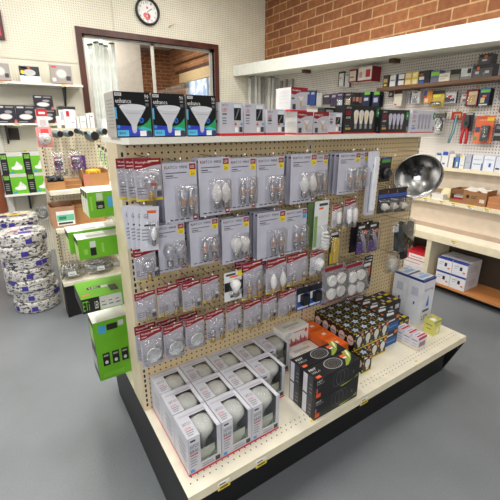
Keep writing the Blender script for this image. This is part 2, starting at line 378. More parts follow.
for k, yy in enumerate((3.80, 2.50)):
    b = MB(); zz = 2.235 - (4.99 - yy) * .0374; b.box(.02, .12, -.03, .03, -.038, -.001, wood_mat('dark_bracket_wood', rgb(70, 46, 32), rgb(92, 62, 44), 2, 0))
    tag(b.build('shelf_bracket', loc=(3.30, yy, zz)), ('brown wooden bracket under the white valance, farther from the camera', 'brown wooden bracket under the white valance, above the brown shelf end')[k], 'bracket')

# wall clock
t = thing('wall_clock', 'round black wall clock with white face above the dark window frame', 'clock', (1.752, YW, 2.868))
b = MB(); M90 = Matrix.Rotation(PI / 2, 3, 'X')
b.shell([(.128, .0), (.15, .0), (.155, .02), (.15, .045), (.132, .05), (.128, .03), (.128, .0)], BLACK, 32, M90); b.build('rim', t)
b = MB(); b.disc(0, 0, .13, .13, C(236, 236, 232), -.012, 32)
for i in range(12):
    a = PI / 2 - i * PI / 6; s = str(i or 12); b.text(s, .105 * math.cos(a) - .011 * len(s) * .7, .105 * math.cos(a) + .011 * len(s) * .7, .105 * math.sin(a) - .012, .105 * math.sin(a) + .012, INK, -.0135)
for dx, dz, r_ in ((-.025, -.04, .03), (.012, -.045, .028), (-.006, -.07, .026), (.0, .045, .014)): b.disc(dx, dz, r_, r_, C(226, 96, 120), -.013 - r_ * .01, 12)
b.disc(-.005, -.045, .012, .012, YEL, -.0136, 10); b.build('clock_face', t)
b = MB(); b.prism([(-.004, 0), (.004, 0), (.06, .035), (.056, .042)], -.018, -.016, BLACK); b.build('hour_hand', t)
b = MB(); b.prism([(-.003, 0), (.003, 0), (.03, -.09), (.024, -.092)], -.021, -.019, BLACK); b.build('minute_hand', t)
# framed picture, far left
t = thing('framed_picture', 'small red picture in a dark maroon frame on the left wall', 'picture', (.02, YW - .004, 2.52))
b = MB(); b.box(-.18, .16, -.03, 0, -.14, .14, C(70, 18, 26, .4)); b.build('frame', t)
b = MB(); b.rect(-.15, .13, -.11, .11, C(196, 60, 70), -.031)
for k in range(4): b.disc(.09 - k * .06, -.05 + .03 * (k % 2), .025, .03, C(236, 150, 160), -.032)
b.build('picture', t)
b = MB(); b.tube([(2.03, YW - .001, 2.74), (2.03, YW - .03, 2.74), (2.10, YW - .05, 2.775)], .004, STEEL)
tag(b.build('wall_hook'), 'thin bare wire hook on the left wall right of the clock', 'hook')
# reddish wooden panel and white slotted post on the left wall
b = MB(); b.box(-1.3, -.10, YW - .034, YW - .004, 0, 1.2, wood_mat('red_brown_panel', rgb(132, 66, 36), rgb(156, 84, 48), 2, 2)); o = tag(b.build('wood_panel'), 'reddish brown wooden panel left of the white shelf post', 'panel')
b = MB(); b.box(-.095, -.03, YW - .03, YW, 0, 1.95, C(222, 220, 212, .4)); tag(b.build('shelf_post'), 'white upright shelf post beside the reddish brown panel', 'post')

# left wall shelves
def wall_shelf(label, x0, x1, z, depth=.25, brk=()):
    t = thing('wall_shelf', label, 'shelf', (x0, YW, z))
    b = MB(); b.box(0, x1 - x0, -depth, -.001, -.02, 0, C(232, 230, 222, .4)); b.build('board', t)
    for bx in brk:
        b = MB(); b.prism([(0, 0), (.02, 0), (.02, .001)], 0, 0.001, BLACK) if False else None
        b.add([(bx, -.001, -.02), (bx + .02, -.001, -.02), (bx + .02, -.2, -.02), (bx, -.2, -.02), (bx, -.001, -.22), (bx + .02, -.001, -.22), (bx + .02, -.02, -.22), (bx, -.02, -.22)],
              [(0, 1, 2, 3), (4, 7, 6, 5), (0, 4, 5, 1), (2, 6, 7, 3), (0, 3, 7, 4), (1, 5, 6, 2)], C(40, 42, 44)); b.build('bracket', t)
    return t
wall_shelf('white wall shelf carrying three grey light boxes, uppermost on left wall', -.7, .85, 1.95, .25, (1.36,))
wall_shelf('white wall shelf with the dark boxes, middle of the left wall', -.7, .83, 1.535, .25, (.72,))
wall_shelf('white wall shelf under the green light boxes on the left wall', -.1, .85, .775, .25, (.22,))

# ------------------------------------------------------------------ right wall counter
b = MB(); CR = C(226, 214, 184, .5); Y0, Y1 = -2.6, 4.98
t = thing('wall_counter', 'long cream stepped counter with open shelves along the right wall', 'counter', (3.55, 0, 0))
def run(name, x0, x1, z0, z1, m):
    b = MB(); b.box(x0 - 3.55, x1 - 3.55, Y0, Y1, z0, z1, m); return b.build(name, t)
run('toe_kick', 3.30, 3.54, 0, .068, KICK)  # toe coloured black to give the shade under the overhanging bottom board
run('bottom_board', 3.2, 3.54, .07, .09, wood_mat('orange_brown_board', rgb(176, 112, 62), rgb(200, 136, 80), 1, 1))
run('cabinet_back', 3.52, 3.54, .09, .5, C(70, 60, 48))
for yy in (3.55, 1.74, .1):
    b = MB(); b.box(-.37, -.02, yy, yy + .045, .09, .49, CR); b.build('divider', t)
run('counter_lip', 3.17, 3.19, .488, .552, CR); run('counter_top', 3.19, 3.54, .53, .55, C(236, 230, 212, .4))
run('riser', 3.39, 3.41, .55, .824, C(220, 202, 182, .55)); run('riser_foot', 3.38, 3.389, .55, .59, C(176, 154, 134, .6)); run('middle_lip', 3.30, 3.315, .812, .847, CR); run('middle_shelf', 3.315, 3.54, .825, .845, C(236, 230, 214, .45))
run('upper_back', 3.525, 3.54, .845, 1.11, C(226, 212, 192, .55)); run('upper_lip', 3.42, 3.432, 1.105, 1.137, CR); run('upper_ledge', 3.432, 3.54, 1.11, 1.128, CR)
b = MB(); b.box(3.34, 3.549, .3, 2.66, 1.855, 1.885, BR); o = b.build('plank_shelf'); tag(o, 'brown wooden plank shelf holding small boxes on the right wall', 'shelf')
for yy in (.7, 1.55, 2.3):
    b = MB(); b.box(3.40, 3.548, yy, yy + .015, 1.845, 1.854, STEEL); b.box(3.53, 3.548, yy, yy + .015, 1.72, 1.854, STEEL); b.build('bracket', o)

# ================================================================== MAIN GONDOLA
GX0, GX1, GX2 = .326, 1.2405, 2.155
DZ = .288
g = thing('gondola_shelf', 'cream double-sided gondola shelf with tan pegboard in the middle of the floor', 'shelf unit', (GX0, 1.425, 0))
def gp(name, x0, x1, y0, y1, z0, z1, m):
    b = MB(); b.box(x0 - GX0, x1 - GX0, y0 - 1.425, y1 - 1.425, z0, z1, m); return b.build(name, g)
for x0, x1 in ((GX0, GX1), (GX1, GX2)):
    a, c = x0 - GX0, x1 - GX0
    for sgn in (1, -1):
        b = MB(); ya, yb = (-.548, -.075) if sgn > 0 else (.075, .548)
        b.box(a + .001, c - .001, ya, yb, DZ - .02, DZ, CREAM_W)
        if sgn > 0:
            for r_ in range(2):
                for k in range(34):
                    hx = a + .03 + k * .0257 + r_ * .0128; hy = -.505 + r_ * .022
                    b.add([(hx - .0022, hy - .003, DZ + .0004), (hx + .0022, hy - .003, DZ + .0004), (hx + .0022, hy + .003, DZ + .0004), (hx - .0022, hy + .003, DZ + .0004)], [(0, 1, 2, 3)], INK)
        b.build('deck', g)
        b = MB(); y = -.549 if sgn > 0 else .549
        b.add([(a + .001, y, DZ), (c - .001, y, DZ), (c - .001, y - sgn * .004, DZ - .034), (a + .001, y - sgn * .004, DZ - .034), (a + .001, y + sgn * .02, DZ - .002), (c - .001, y + sgn * .02, DZ - .002), (c - .001, y + sgn * .012, DZ - .034), (a + .001, y + sgn * .012, DZ - .034)],
              [(0, 3, 2, 1), (4, 5, 6, 7), (0, 1, 5, 4), (3, 7, 6, 2), (0, 4, 7, 3), (1, 2, 6, 5)], CREAM); b.build('price_rail', g)
        ya, yb = (1.35, 1.362) if sgn > 0 else (1.488, 1.50)
        gp('pegboard', x0 + .016, x1 - .016, ya, yb, DZ, 1.44, PEG_TAN)
    for r_ in (0, 1): gp('cross_rail', x0 + .016, x1 - .016, 1.362 + r_ * .09, 1.398 + r_ * .09, 1.38, 1.43, CREAM)
for ux in (GX0, GX1, GX2):
    x0 = ux - .016 if ux == GX1 else (ux if ux == GX0 else ux - .032)
    b = MB(); b.box(x0 - GX0, x0 + .032 - GX0, -.078, .078, .0, 1.448, C(216, 201, 168, .45))
    for k in range(44):
        z = DZ + .02 + k * .0254
        b.add([(x0 + .012 - GX0, -.0785, z), (x0 + .020 - GX0, -.0785, z), (x0 + .020 - GX0, -.0785, z + .016), (x0 + .012 - GX0, -.0785, z + .016)], [(0, 1, 2, 3)], BLACK)
    b.build('upright', g)
for x0 in (GX0, GX2 - .004):                                          # black end kick plates
    b = MB(); a = x0 - GX0; pr = [(-.546, DZ - .001), (-.546, DZ - .05), (-.455, .001), (.455, .001), (.546, DZ - .05), (.546, DZ - .001)]; n = 6
    b.add([(a + dx, y, z) for dx in (-.002, .002) for y, z in pr], [tuple(range(n)), tuple(reversed(range(n, 2 * n)))] + [((i + 1) % n, i, n + i, n + (i + 1) % n) for i in range(n)], KICK); b.build('end_panel', g)
gp('kick_plate', GX0 + .03, GX2 - .03, .965, .975, 0, DZ - .03, KICK); gp('kick_plate', GX0 + .03, GX2 - .03, 1.875, 1.885, 0, DZ - .03, KICK)
for xx in (GX0 + .004, GX1 - .01, GX2 - .03): gp('base_bracket', xx, xx + .02, .90, 1.95, DZ - .10, DZ - .021, KICK)
TZ = 1.468
for x0, x1 in ((GX0, GX1), (GX1, GX2)):
    b = MB(); a, c = x0 - GX0, x1 - GX0; c0 = .02 if x0 == GX0 else 0
    pts = [(a + .001, -.145), (a + c0 + .001, -.165), (c - .001, -.165), (c - .001, .165), (a + .001, .165)]
    n = len(pts); vs = [(x, y, TZ) for x, y in pts] + [(x, y, TZ - .022) for x, y in pts]
    b.add(vs, [tuple(range(n)), tuple(reversed(range(n, 2 * n)))] + [((i + 1) % n, i, n + i, n + (i + 1) % n) for i in range(n)], SHELFTOP); b.build('top_shelf', g)
for z in (1.144, .973, .728): gp('rear_shelf', GX0 + .002, GX2 - .002, 1.502, 1.86, z - .02, z, CREAM_W)

# price tags on the front rail
def price_tag(name, label, loc, rz, w=.055, h=.035, up=YEL, lo=WHITE, group=None):
    b = MB(); b.box(-w / 2, w / 2, -.002, 0, -h, 0, up); b.rect(-w / 2, w / 2, -h, -h * .45, lo, -.0026)
    b.rect(-w * .35, w * .3, -h * .8, -h * .6, INK, -.003); b.rect(-w * .4, w * .1, -h * .3, -h * .15, INK, -.003)
    o = b.build(name, loc=loc, rz=rz); return tag(o, label, 'price tag', group)
for (x, z, l) in ((0.462, DZ - .002, 'white and yellow price tag on the deck rail nearest the front corner'), (0.627, DZ - .002, 'crumpled yellow price tag on the deck rail below the reflector bulb boxes'), (1.22, DZ - .002, 'yellow price tag at the middle joint of the front deck rail')):
    price_tag('price_tag', l, (x, .868, z), 0, .05, .034, WHITE, YEL)
# ================================================================== BULBS
def add_bulb(parent, kind, x, z, y=-.016, s=1.0, upside=False, base=None):
    """a bulb as a part (glass) with its screw base as a sub-part; local origin on its base"""
    base = base or BASE
    gm = {'clear': GLASS, 'globe': GLASS, 'fil': GLASS, 'filtube': GLASS, 'mflame': MILKY, 'ma': MILKY, 'ca': GLASS}.get(kind, FROST)
    if kind in ('globe',): prof = [(.008, .0), (.010, .008), (.018, .015), (.026, .028), (.028, .040), (.024, .054), (.014, .064), (1e-5, .067)]
    elif kind in ('a', 'ma', 'ca'): prof = [(.012, .0), (.014, .008), (.022, .024), (.029, .042), (.029, .052), (.022, .066), (.010, .074), (1e-5, .076)]
    elif kind in ('flame', 'fil'): prof = [(.009, .0), (.012, .006), (.0165, .020), (.0165, .032), (.012, .050), (.005, .066), (1e-5, .074)]
    elif kind == 'mflame': prof = [(.011, .0), (.014, .006), (.0205, .020), (.0205, .034), (.014, .052), (.005, .068), (1e-5, .076)]
    elif kind in ('filtube', 'tube'): prof = [(.009, .0), (.013, .006), (.015, .018), (.015, .062), (.010, .072), (1e-5, .075)]
    elif kind == 'flood': prof = [(.012, .0), (.016, .008), (.028, .030), (.033, .040), (.033, .044), (.028, .047), (1e-5, .049)]
    else: prof = [(.007, .0), (.009, .006), (.0115, .018), (.011, .028), (.006, .040), (1e-5, .044)]
    prof = [(r * s, q * s) for r, q in prof]
    b = MB(); b.lathe(prof, gm, 12); o = b.build('bulb', parent, (x, y, z))
    if upside: o.rotation_euler = (PI, 0, 0)
    h = .025 * s; r = prof[0][0] * (1.25 if kind in ('a', 'ma', 'ca') else 1.3)
    bb = MB(); bb.lathe([(r * .35, -h - .004 * s), (r * .8, -h), (r, -h * .8), (r * .9, -h * .6), (r, -h * .4), (r * .9, -h * .2), (r, 0)], base, 10); bb.build('screw_base', o)
    if kind in ('fil', 'filtube'):
        fb = MB()
        for dx in (-.004, .004): fb.box((dx - .0018) * s, (dx + .0018) * s, -.0018, .0018, .010 * s, .034 * s, FIL)
        fb.build('filament', o)
    return o

# ------------------------------------------------------------------ peg hooks
def hook(loc, length, label, rz=0, group='wire peg hooks', drop=0):
    t = thing('peg_hook', label, 'hook', loc, rz, group)
    b = MB(); b.tube([(0, 0, 0), (0, -length + .012, drop), (0, -length, drop + .010)], .0018, CHROME, 6); b.build('wire', t)
    b = MB(); b.sphere((0, -length, drop + .011), .0034, C(240, 240, 236, .3), 8, 6); b.build('tip', t)
    return t

# ------------------------------------------------------------------ silver two-bulb cards
def silver_card(label, loc, w, h, kind, tagc=YEL, nb=2, bx=(.52, .80), bz=.62, group='silver two-bulb cards'):
    t = thing('bulb_card', label, 'bulb pack', loc, 0, group)
    b = MB(); b.box(-w / 2, w / 2, 0, .003, -h, 0, SILV)
    L = -w / 2
    b.rect(L + .06 * w, L + .09 * w, -.085 * h, -.045 * h, RED); b.text('SATCO', L + .10 * w, L + .44 * w, -.090 * h, -.042 * h, C(36, 34, 38))
    b.text('MINI', L + .50 * w, L + .72 * w, -.090 * h, -.046 * h, C(36, 34, 38))
    b.rect(L + .08 * w, L + .70 * w, -.165 * h, -.15 * h, C(96, 92, 104)); b.rect(L + .08 * w, L + .30 * w, -.21 * h, -.195 * h, INK); b.rect(L + .08 * w, L + .42 * w, -.24 * h, -.228 * h, C(110, 106, 118))
    b.rect(L + .79 * w, L + .98 * w, -.115 * h, -.02 * h, DRED); b.text('LED', L + .82 * w, L + .95 * w, -.09 * h, -.045 * h, WHITE)
    b.rect(L + .79 * w, L + .98 * w, -.225 * h, -.117 * h, tagc); b.text('2x' if tagc == YEL else '60', L + .83 * w, L + .94 * w, -.205 * h, -.15 * h, INK)
    b.rect(L + .84 * w, L + .985 * w, -.985 * h, -.88 * h, DRED); b.rect(L + .87 * w, L + .95 * w, -.95 * h, -.92 * h, WHITE, -.001)
    for k in range(4): b.rect(L + (.10 + .17 * k) * w, L + (.22 + .17 * k) * w, -.955 * h, -.935 * h, C(70, 66, 74))
    for x0, x1 in ((0, .012), (.988, 1)): b.rect(L + x0 * w, L + x1 * w, -h, 0, C(214, 214, 222, .2), -.0004)
    b.build('card', t)
    b = MB(); b.dome(L + .30 * w, L + .97 * w, -.90 * h, -.36 * h, .036, CLEAR, .14, -.0005); b.build('blister', t)
    for k in range(nb): add_bulb(t, kind, L + bx[k] * w, -.745 * h, s=.86 if kind in ('ma', 'ca') else 1.0)
    return t
def back_cards(n, front, label, w, h, step=.02):
    """more of the same cards on the hook behind the front one: only their edges show"""
    for k in range(n):
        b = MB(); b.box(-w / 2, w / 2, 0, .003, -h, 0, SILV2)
        b.rect(-w / 2 + .79 * w, w / 2 - .02 * w, -.115 * h, -.02 * h, DRED); b.rect(-w / 2 + .06 * w, -w / 2 + .42 * w, -.085 * h, -.045 * h, INK)
        for q in range(1): b.dome(-w / 2 + .30 * w, w / 2 - .03 * w, -.9 * h, -.36 * h, .015, CLEAR, .14, -.0005)
        o = b.build('bulb_card', loc=(front[0] + .001 * (k % 2), front[1] + step * (k + 1), front[2] - .001 * k))
        tag(o, '%s card edge seen behind the %s' % (('next', 'third', 'fourth', 'fifth')[k], label), 'bulb pack', 'silver cards stacked behind front cards')
SIL = [
 # label, measured card, kind, tag, copies behind, width, bulb x
 ('silver card with two filament bulbs, first of top silver row beside red headed globes', (0.509,1.23,1.38,0.128,0.219), 'filtube', YEL, 3, .130, (.5, .76), 'first silver card of the top row'),
 ('silver card with two white flame tip bulbs, second in the top silver row', (0.649,1.23,1.392,0.132,0.222), 'mflame', YEL, 2, .132, (.5, .80), 'second silver card of the top row'),
 ('silver card with two amber filament candles, third in the top silver row', (0.778,1.23,1.384,0.109,0.205), 'fil', YEL, 2, .125, (.42, .76), 'third silver card of the top row'),
 ('silver card with two short filament bulbs, fourth in the top silver row', (0.916,1.23,1.382,0.154,0.207), 'fil', YEL, 2, .142, (.50, .78), 'fourth silver card of the top row'),
 ('silver card with two frosted bulbs just left of the middle post, top row', (1.102,1.23,1.387,0.168,0.22), 'mflame', YEL, 2, .150, (.46, .78), 'frosted bulb card left of the post'),
 ('narrow looking silver card right of the middle post, sixth in the top row', (1.22,1.23,1.376,0.1,0.194), 'fil', YEL, 0, .120, (.40, .74), ''),
 ('silver card with two amber filament bulbs before a thick stack, seventh in top row', (1.398,1.23,1.381,0.174,0.2), 'filtube', YEL, 3, .150, (.48, .78), 'seventh silver card of the top row'),
 ('last silver card at the right end of the top row beside the long white pack', (1.511,1.23,1.378,0.104,0.197), 'fil', YEL, 0, .118, (.40, .74), ''),
 ('silver card with two clear round bulbs, first of second row beside white sachets', (0.454,1.23,1.16,0.118,0.184), 'ca', YEL, 2, .120, (.42, .78), 'first silver card of the second row'),
 ('silver card with two amber filament bulbs, second in the second silver row', (0.597,1.23,1.158,0.124,0.184), 'fil', YEL, 1, .124, (.46, .78), 'second silver card of the second row'),
 ('silver card with two frosted round bulbs, third in the second silver row', (0.742,1.23,1.146,0.132,0.194), 'ma', YEL, 1, .132, (.44, .74), 'third silver card of the second row'),
 ('bright silver card with two filament candles, fourth in second row, thick stack behind', (0.928,1.23,1.148,0.161,0.222), 'fil', YEL, 3, .155, (.50, .78), 'fourth silver card of the second row'),
 ('silver card with blue corner tag at the right end of the second silver row', (1.069,1.23,1.141,0.126,0.209), 'fil', CYAN, 0, .126, (.42, .72), ''),
]
for i, (lab, (x, y, z, w, h), kind, tg, nb, ww, bx, short) in enumerate(SIL):
    if i in (5, 7): x, y = x + .008, y + .04
    silver_card(lab, (x, y, z), ww, h, kind, tg, 2, bx, .58)
    back_cards(nb, (x, y, z), short, ww, h, .03)
    hook((x - .004, 1.35, z + .006), 1.35 - y + .022, 'chrome hook through top of the ' + (short or lab.split(' card')[0] + (' card right of the middle post' if i == 5 else ' card ending top row' if i == 7 else ' card ending second row')), drop=0)

# ------------------------------------------------------------------ red headed bulb packs
def red_pack(label, loc, w, h, kind='clear', n=1, y_strip=True, group='red headed bulb packs', sticker=False, gold=True, tint=(186, 182, 190)):
    t = thing('bulb_pack', label, 'bulb pack', loc, 0, group)
    b = MB(); b.box(-w / 2, w / 2, 0, .002, -h, 0, C(*tint, .3))
    wave = [(-w / 2, 0), (-w / 2, -.24 * h)] + [(-w / 2 + w * k / 8, -.24 * h + .09 * h * (0.5 - .5 * math.cos(PI * k / 8))) for k in range(1, 8)] + [(w / 2, -.15 * h), (w / 2, 0)]
    b.poly(wave, DRED); b.text('Westinghouse', -w * .44, w * .12, -.125 * h, -.055 * h, WHITE); b.rect(-w * .44, -w * .2, -.185 * h, -.16 * h, C(220, 180, 180), -.001)
    b.rect(w * .02, w * .42, -.075 * h, -.05 * h, C(230, 220, 200), -.001)
    if y_strip: b.rect(-w / 2, w / 2, -h, -.95 * h, YEL)
    b.rect(w * .28, w * .46, -.92 * h, -.78 * h, INK); b.rect(w * .3, w * .46, -.74 * h, -.66 * h, WHITE)
    for k in range(3): b.rect(-w * .44, -w * .10, (-.70 - .07 * k) * h, (-.68 - .07 * k) * h, C(120, 116, 124))
    if sticker: b.rect(-w * .06, w * .16, -.62 * h, -.54 * h, ORANGE, -.034)
    b.build('card', t)
    b = MB(); b.dome(-w * .46, w * .44, -.93 * h, -.22 * h, .034, CLEAR, .2, -.0005); b.build('blister', t)
    sp = .24 * w
    if kind == 'flood':
        M9 = Matrix.Rotation(PI / 2, 3, 'X'); b = MB(); b.lathe([(.012, .001), (.026, .010), (.0325, .020), (.0325, .024)], C(206, 204, 200, .2, .6), 12, (0, 0, -.64 * h), True, M9); o = b.build('spot_bulb', t)
        b = MB(); b.lathe([(.031, .0245), (.028, .026), (.018, .0275), (.008, .029), (1e-5, .0295)], C(226, 228, 226, .12, .7, .3, 160), 9, (0, 0, -.64 * h), False, M9); b.build('faceted_lens', o)
        n = 0
    for k in range(n):
        x = (k - (n - 1) / 2) * 2 * sp * (1 if n < 3 else .6) + .02 * w
        add_bulb(t, kind, x, -h * .80, s=min(1.0, h / .145) if kind != 'flood' else .8, base=GOLD if gold else STEEL)
    return t
REDP = [
 ('red headed pack with a clear globe bulb and orange price sticker, top left', (0.393,1.23,1.401,0.093,0.145), .095, 'globe', 1, 1, 2, True),
 ('red headed clear globe pack directly below the white sachets, third row', (0.361,1.23,1.087,0.09,0.125), .092, 'globe', 1, 1, 0, False),
 ('red headed pack, leftmost of the fourth row, with one slim clear bulb', (0.343,1.23,0.918,0.07,0.121), .078, 'clear', 1, 1, 0, False),
 ('red headed pack, second of the fourth row, with two small bulbs lying low', (0.432,1.23,0.921,0.081,0.126), .086, 'clear', 2, 1, 0, False),
 ('red headed pack, third of the fourth row, with one brass based bulb', (0.531,1.23,0.916,0.077,0.128), .080, 'clear', 1, 1, 1, False),
 ('red headed pack, fourth of the fourth row, left of the black and white pack', (0.617,1.23,0.916,0.066,0.113), .074, 'clear', 1, 1, 0, False),
 ('tall red headed pack with two clear candle bulbs right of black and white pack', (0.824,1.23,0.937,0.111,0.177), .110, 'fil', 2, 1, 1, False),
 ('tall red headed pack with two brass based candles, middle of the three tall ones', (0.959,1.23,0.924,0.12,0.17), .115, 'flame', 2, 1, 2, False),
 ('tall red headed pack with two small bulbs left of the middle post', (1.085,1.23,0.925,0.141,0.162), .128, 'clear', 2, 1, 0, False),
 ('red headed pack with a faceted silver spot bulb, leftmost of the lowest row', (0.352,1.23,0.758,0.079,0.161), .085, 'flood', 1, 0, 1, False),
 ('red headed pack with a faceted spot bulb, second of the lowest row', (0.443,1.23,0.75,0.08,0.155), .084, 'flood', 1, 0, 1, False),
 ('red headed pack with a bright spot bulb, third of the lowest row', (0.538,1.23,0.751,0.085,0.144), .084, 'flood', 1, 0, 1, False),
 ('red headed pack with yellow foot, fourth of the lowest row', (0.633,1.23,0.754,0.084,0.145), .084, 'clear', 2, 1, 0, False),
 ('red headed pack, fifth of the lowest row, a single slim clear bulb', (0.727,1.23,0.758,0.073,0.138), .076, 'clear', 1, 1, 0, False),
 ('red headed pack, sixth of the lowest row, with two small bulbs', (0.828,1.23,0.747,0.095,0.143), .094, 'clear', 2, 1, 0, False),
 ('red headed pack, seventh of the lowest row, with one small bulb', (0.925,1.23,0.743,0.079,0.124), .080, 'clear', 1, 1, 0, False),
 ('red headed pack ending the lowest row, left of the blue night light packs', (1.033,1.23,0.745,0.119,0.137), .108, 'clear', 1, 1, 1, False),
]
for i, (lab, (x, y, z, w, h), ww, kind, n, ys, nb, stk) in enumerate(REDP):
    fr = red_pack(lab, (x, y, z), ww, h, kind, n, bool(ys), sticker=stk, gold=kind != 'flood')
    hook((x, 1.35, z + .004), 1.35 - y + .02, 'chrome hook holding ' + ('the top left globe packs', 'the globe pack below the white sachets', 'the first red pack of the fourth row', 'the second red pack of the fourth row', 'the third red pack of the fourth row', 'the fourth red pack of the fourth row', 'the first tall red pack', 'the middle tall red pack', 'the third tall red pack', 'the first spot bulb pack of the lowest row', 'the second spot bulb pack of the lowest row', 'the third spot bulb pack of the lowest row', 'the fourth pack of the lowest row', 'the fifth pack of the lowest row', 'the sixth pack of the lowest row', 'the seventh pack of the lowest row', 'the last red pack of the lowest row')[i])
    for k in range(nb):
        dx = -.016 if i == 0 else -.006
        copy_thing(fr, ('red headed globe pack second from front on the top left hook', 'red headed globe pack rearmost on the top left hook')[k] if i == 0 else 'red headed pack %s behind the %s' % (('directly', 'two')[k], ('', '', '', '', 'third one of the fourth row', '', 'first tall one right of black and white pack', 'middle tall one', '', 'leftmost spot bulb of the lowest row', 'second spot bulb of the lowest row', 'third spot bulb of the lowest row', '', '', '', '', 'last one of the lowest row')[i]),
                   (x + dx * (k + 1), y + .0505 * (k + 1), z - .002 * (k + 1)))

# ------------------------------------------------------------------ white sachets, black and white pack, CFL card and the right half
def sachet(label, loc, rot):
    t = thing('bulb_sachet', label, 'bulb pack', loc, 0, 'white bulb sachets')
    w, h = .066, .16
    b = MB(); b.box(-w / 2, w / 2, 0, .002, -h, 0, C(214, 214, 222, .35)); b.text('GE', -.022, -.004, -.042, -.026, C(60, 70, 120)); b.rect(-.02, .02, -.07, -.064, INK); b.rect(-.01, .022, -.024, -.014, ORANGE)
    for k in range(4): b.rect(-.028, -.004, -.085 - .012 * k, -.08 - .012 * k, C(150, 150, 160))
    b.build('card', t); b = MB(); b.dome(-.006, .028, -.135, -.05, .02, CLEAR, .2, -.0005); b.build('blister', t)
    add_bulb(t, 'tiny', .012, -.115, -.010, .9); t.rotation_euler = (0, rot, 0); return t
SX, SY, SZ = (0.371,1.23,1.24)
for k, (dx, dy, r_) in enumerate(((.012, -.02, .08), (-.004, 0, .03), (-.022, .022, -.02), (-.036, .044, -.05))):
    sachet(('white bulb sachet in front of its bunch, below the top left globe packs', 'white bulb sachet second from front in the bunch at left', 'white bulb sachet third from front in the bunch at left', 'white bulb sachet at the back of the bunch, nearest the upright')[k], (SX + dx, SY + dy, SZ), r_)
hook((SX - .01, 1.35, SZ + .004), .15, 'chrome hook holding the bunch of white bulb sachets')

x, y, z, w, h = (0.729,1.23,0.911,0.094,0.133)
t = thing('bulb_pack', 'black and white pack with a small bulb between the red headed packs', 'bulb pack', (x, y, z))
b = MB(); w = .094; b.box(-w / 2, w / 2, 0, .003, -h, 0, C(226, 226, 226)); b.rect(-w / 2, w / 2, -.66 * h, -.34 * h, BLACK); b.rect(w * .22, w / 2, -.2 * h, 0, YEL); b.rect(-.02, .02, -.2 * h, -.14 * h, ORANGE)
b.rect(-w * .4, w * .1, -.12 * h, -.05 * h, INK); b.rect(-w * .2, w * .3, -.9 * h, -.8 * h, INK); b.build('card', t)
b = MB(); b.dome(-w * .3, w * .3, -.78 * h, -.26 * h, .03, CLEAR, .2, -.0005); b.build('blister', t); add_bulb(t, 'a', 0, -.68 * h, s=.8)
hook((x, 1.35, z + .004), .14, 'chrome hook holding the black and white bulb pack')

def carded(name, label, cat, loc, w, h, base, parts, group=None, rz=0):
    t = thing(name, label, cat, loc, rz, group)
    b = MB(); b.box(-w / 2, w / 2, 0, .003, -h, 0, base)
    for p in parts: b.rect(-w / 2 + p[0] * w, -w / 2 + p[1] * w, -p[3] * h, -p[2] * h, p[4], -.0006 - .0002 * len(b.f) * .1)
    b.build('card', t); return t
# spiral CFL card
x, y, z, w, h = (1.229,1.23,1.163,0.089,0.241)
t = carded('bulb_card', 'white and green hanging card with a white spiral bulb right of the middle post', 'bulb pack', (x, y, z), .092, h, C(222, 224, 222), [(0, .22, .3, .95, C(126, 164, 92)), (.3, .9, .05, .1, INK), (.3, .6, .13, .17, ORANGE)])
b = MB(); pts = [(.014 + .017 * math.cos(a * .5), -.022 + .017 * math.sin(a * .5), -.66 * h - .0028 * a * .5) for a in range(0, 40)]; b.tube(pts, .0058, FROST, 6); b.build('spiral_bulb', t)
b = MB(); b.lathe([(.016, -.045), (.02, -.03), (.018, 0)], FROST, 12, (.014, -.022, -.9 * h + .02)); b.build('ballast', t)
b = MB(); b.dome(-.03, .044, -.99 * h, -.5 * h, .044, CLEAR, .2, -.0005); b.build('blister', t)
hook((x, 1.35, z + .004), .14, 'chrome hook holding the white spiral bulb card')
for k in (1,):
    b = MB(); b.box(-.046, .046, 0, .003, -h, 0, C(112, 138, 90)); tag(b.build('bulb_card', loc=(x - .004, y + .045, z)), 'green edged card behind the white spiral bulb card', 'bulb pack')
# small white and red pack, four-bulb pack
x, y, z, w, h = (1.334,1.23,1.131,0.09,0.115)
red_pack('small red headed white pack right of the spiral bulb card', (x, y, z), .064, h, 'tube', 1, False, gold=False, tint=(216, 214, 214)); hook((x, 1.35, z + .004), .15, 'chrome hook holding the small red and white pack')
x, y, z, w, h = (1.428,1.23,1.152,0.116,0.152)
t = red_pack('red headed pack with four white bulbs in two columns', (x, y, z), .086, h, 'tube', 2, True, gold=False); hook((x, 1.35, z + .004), .15, 'chrome hook holding the pack of four white bulbs')
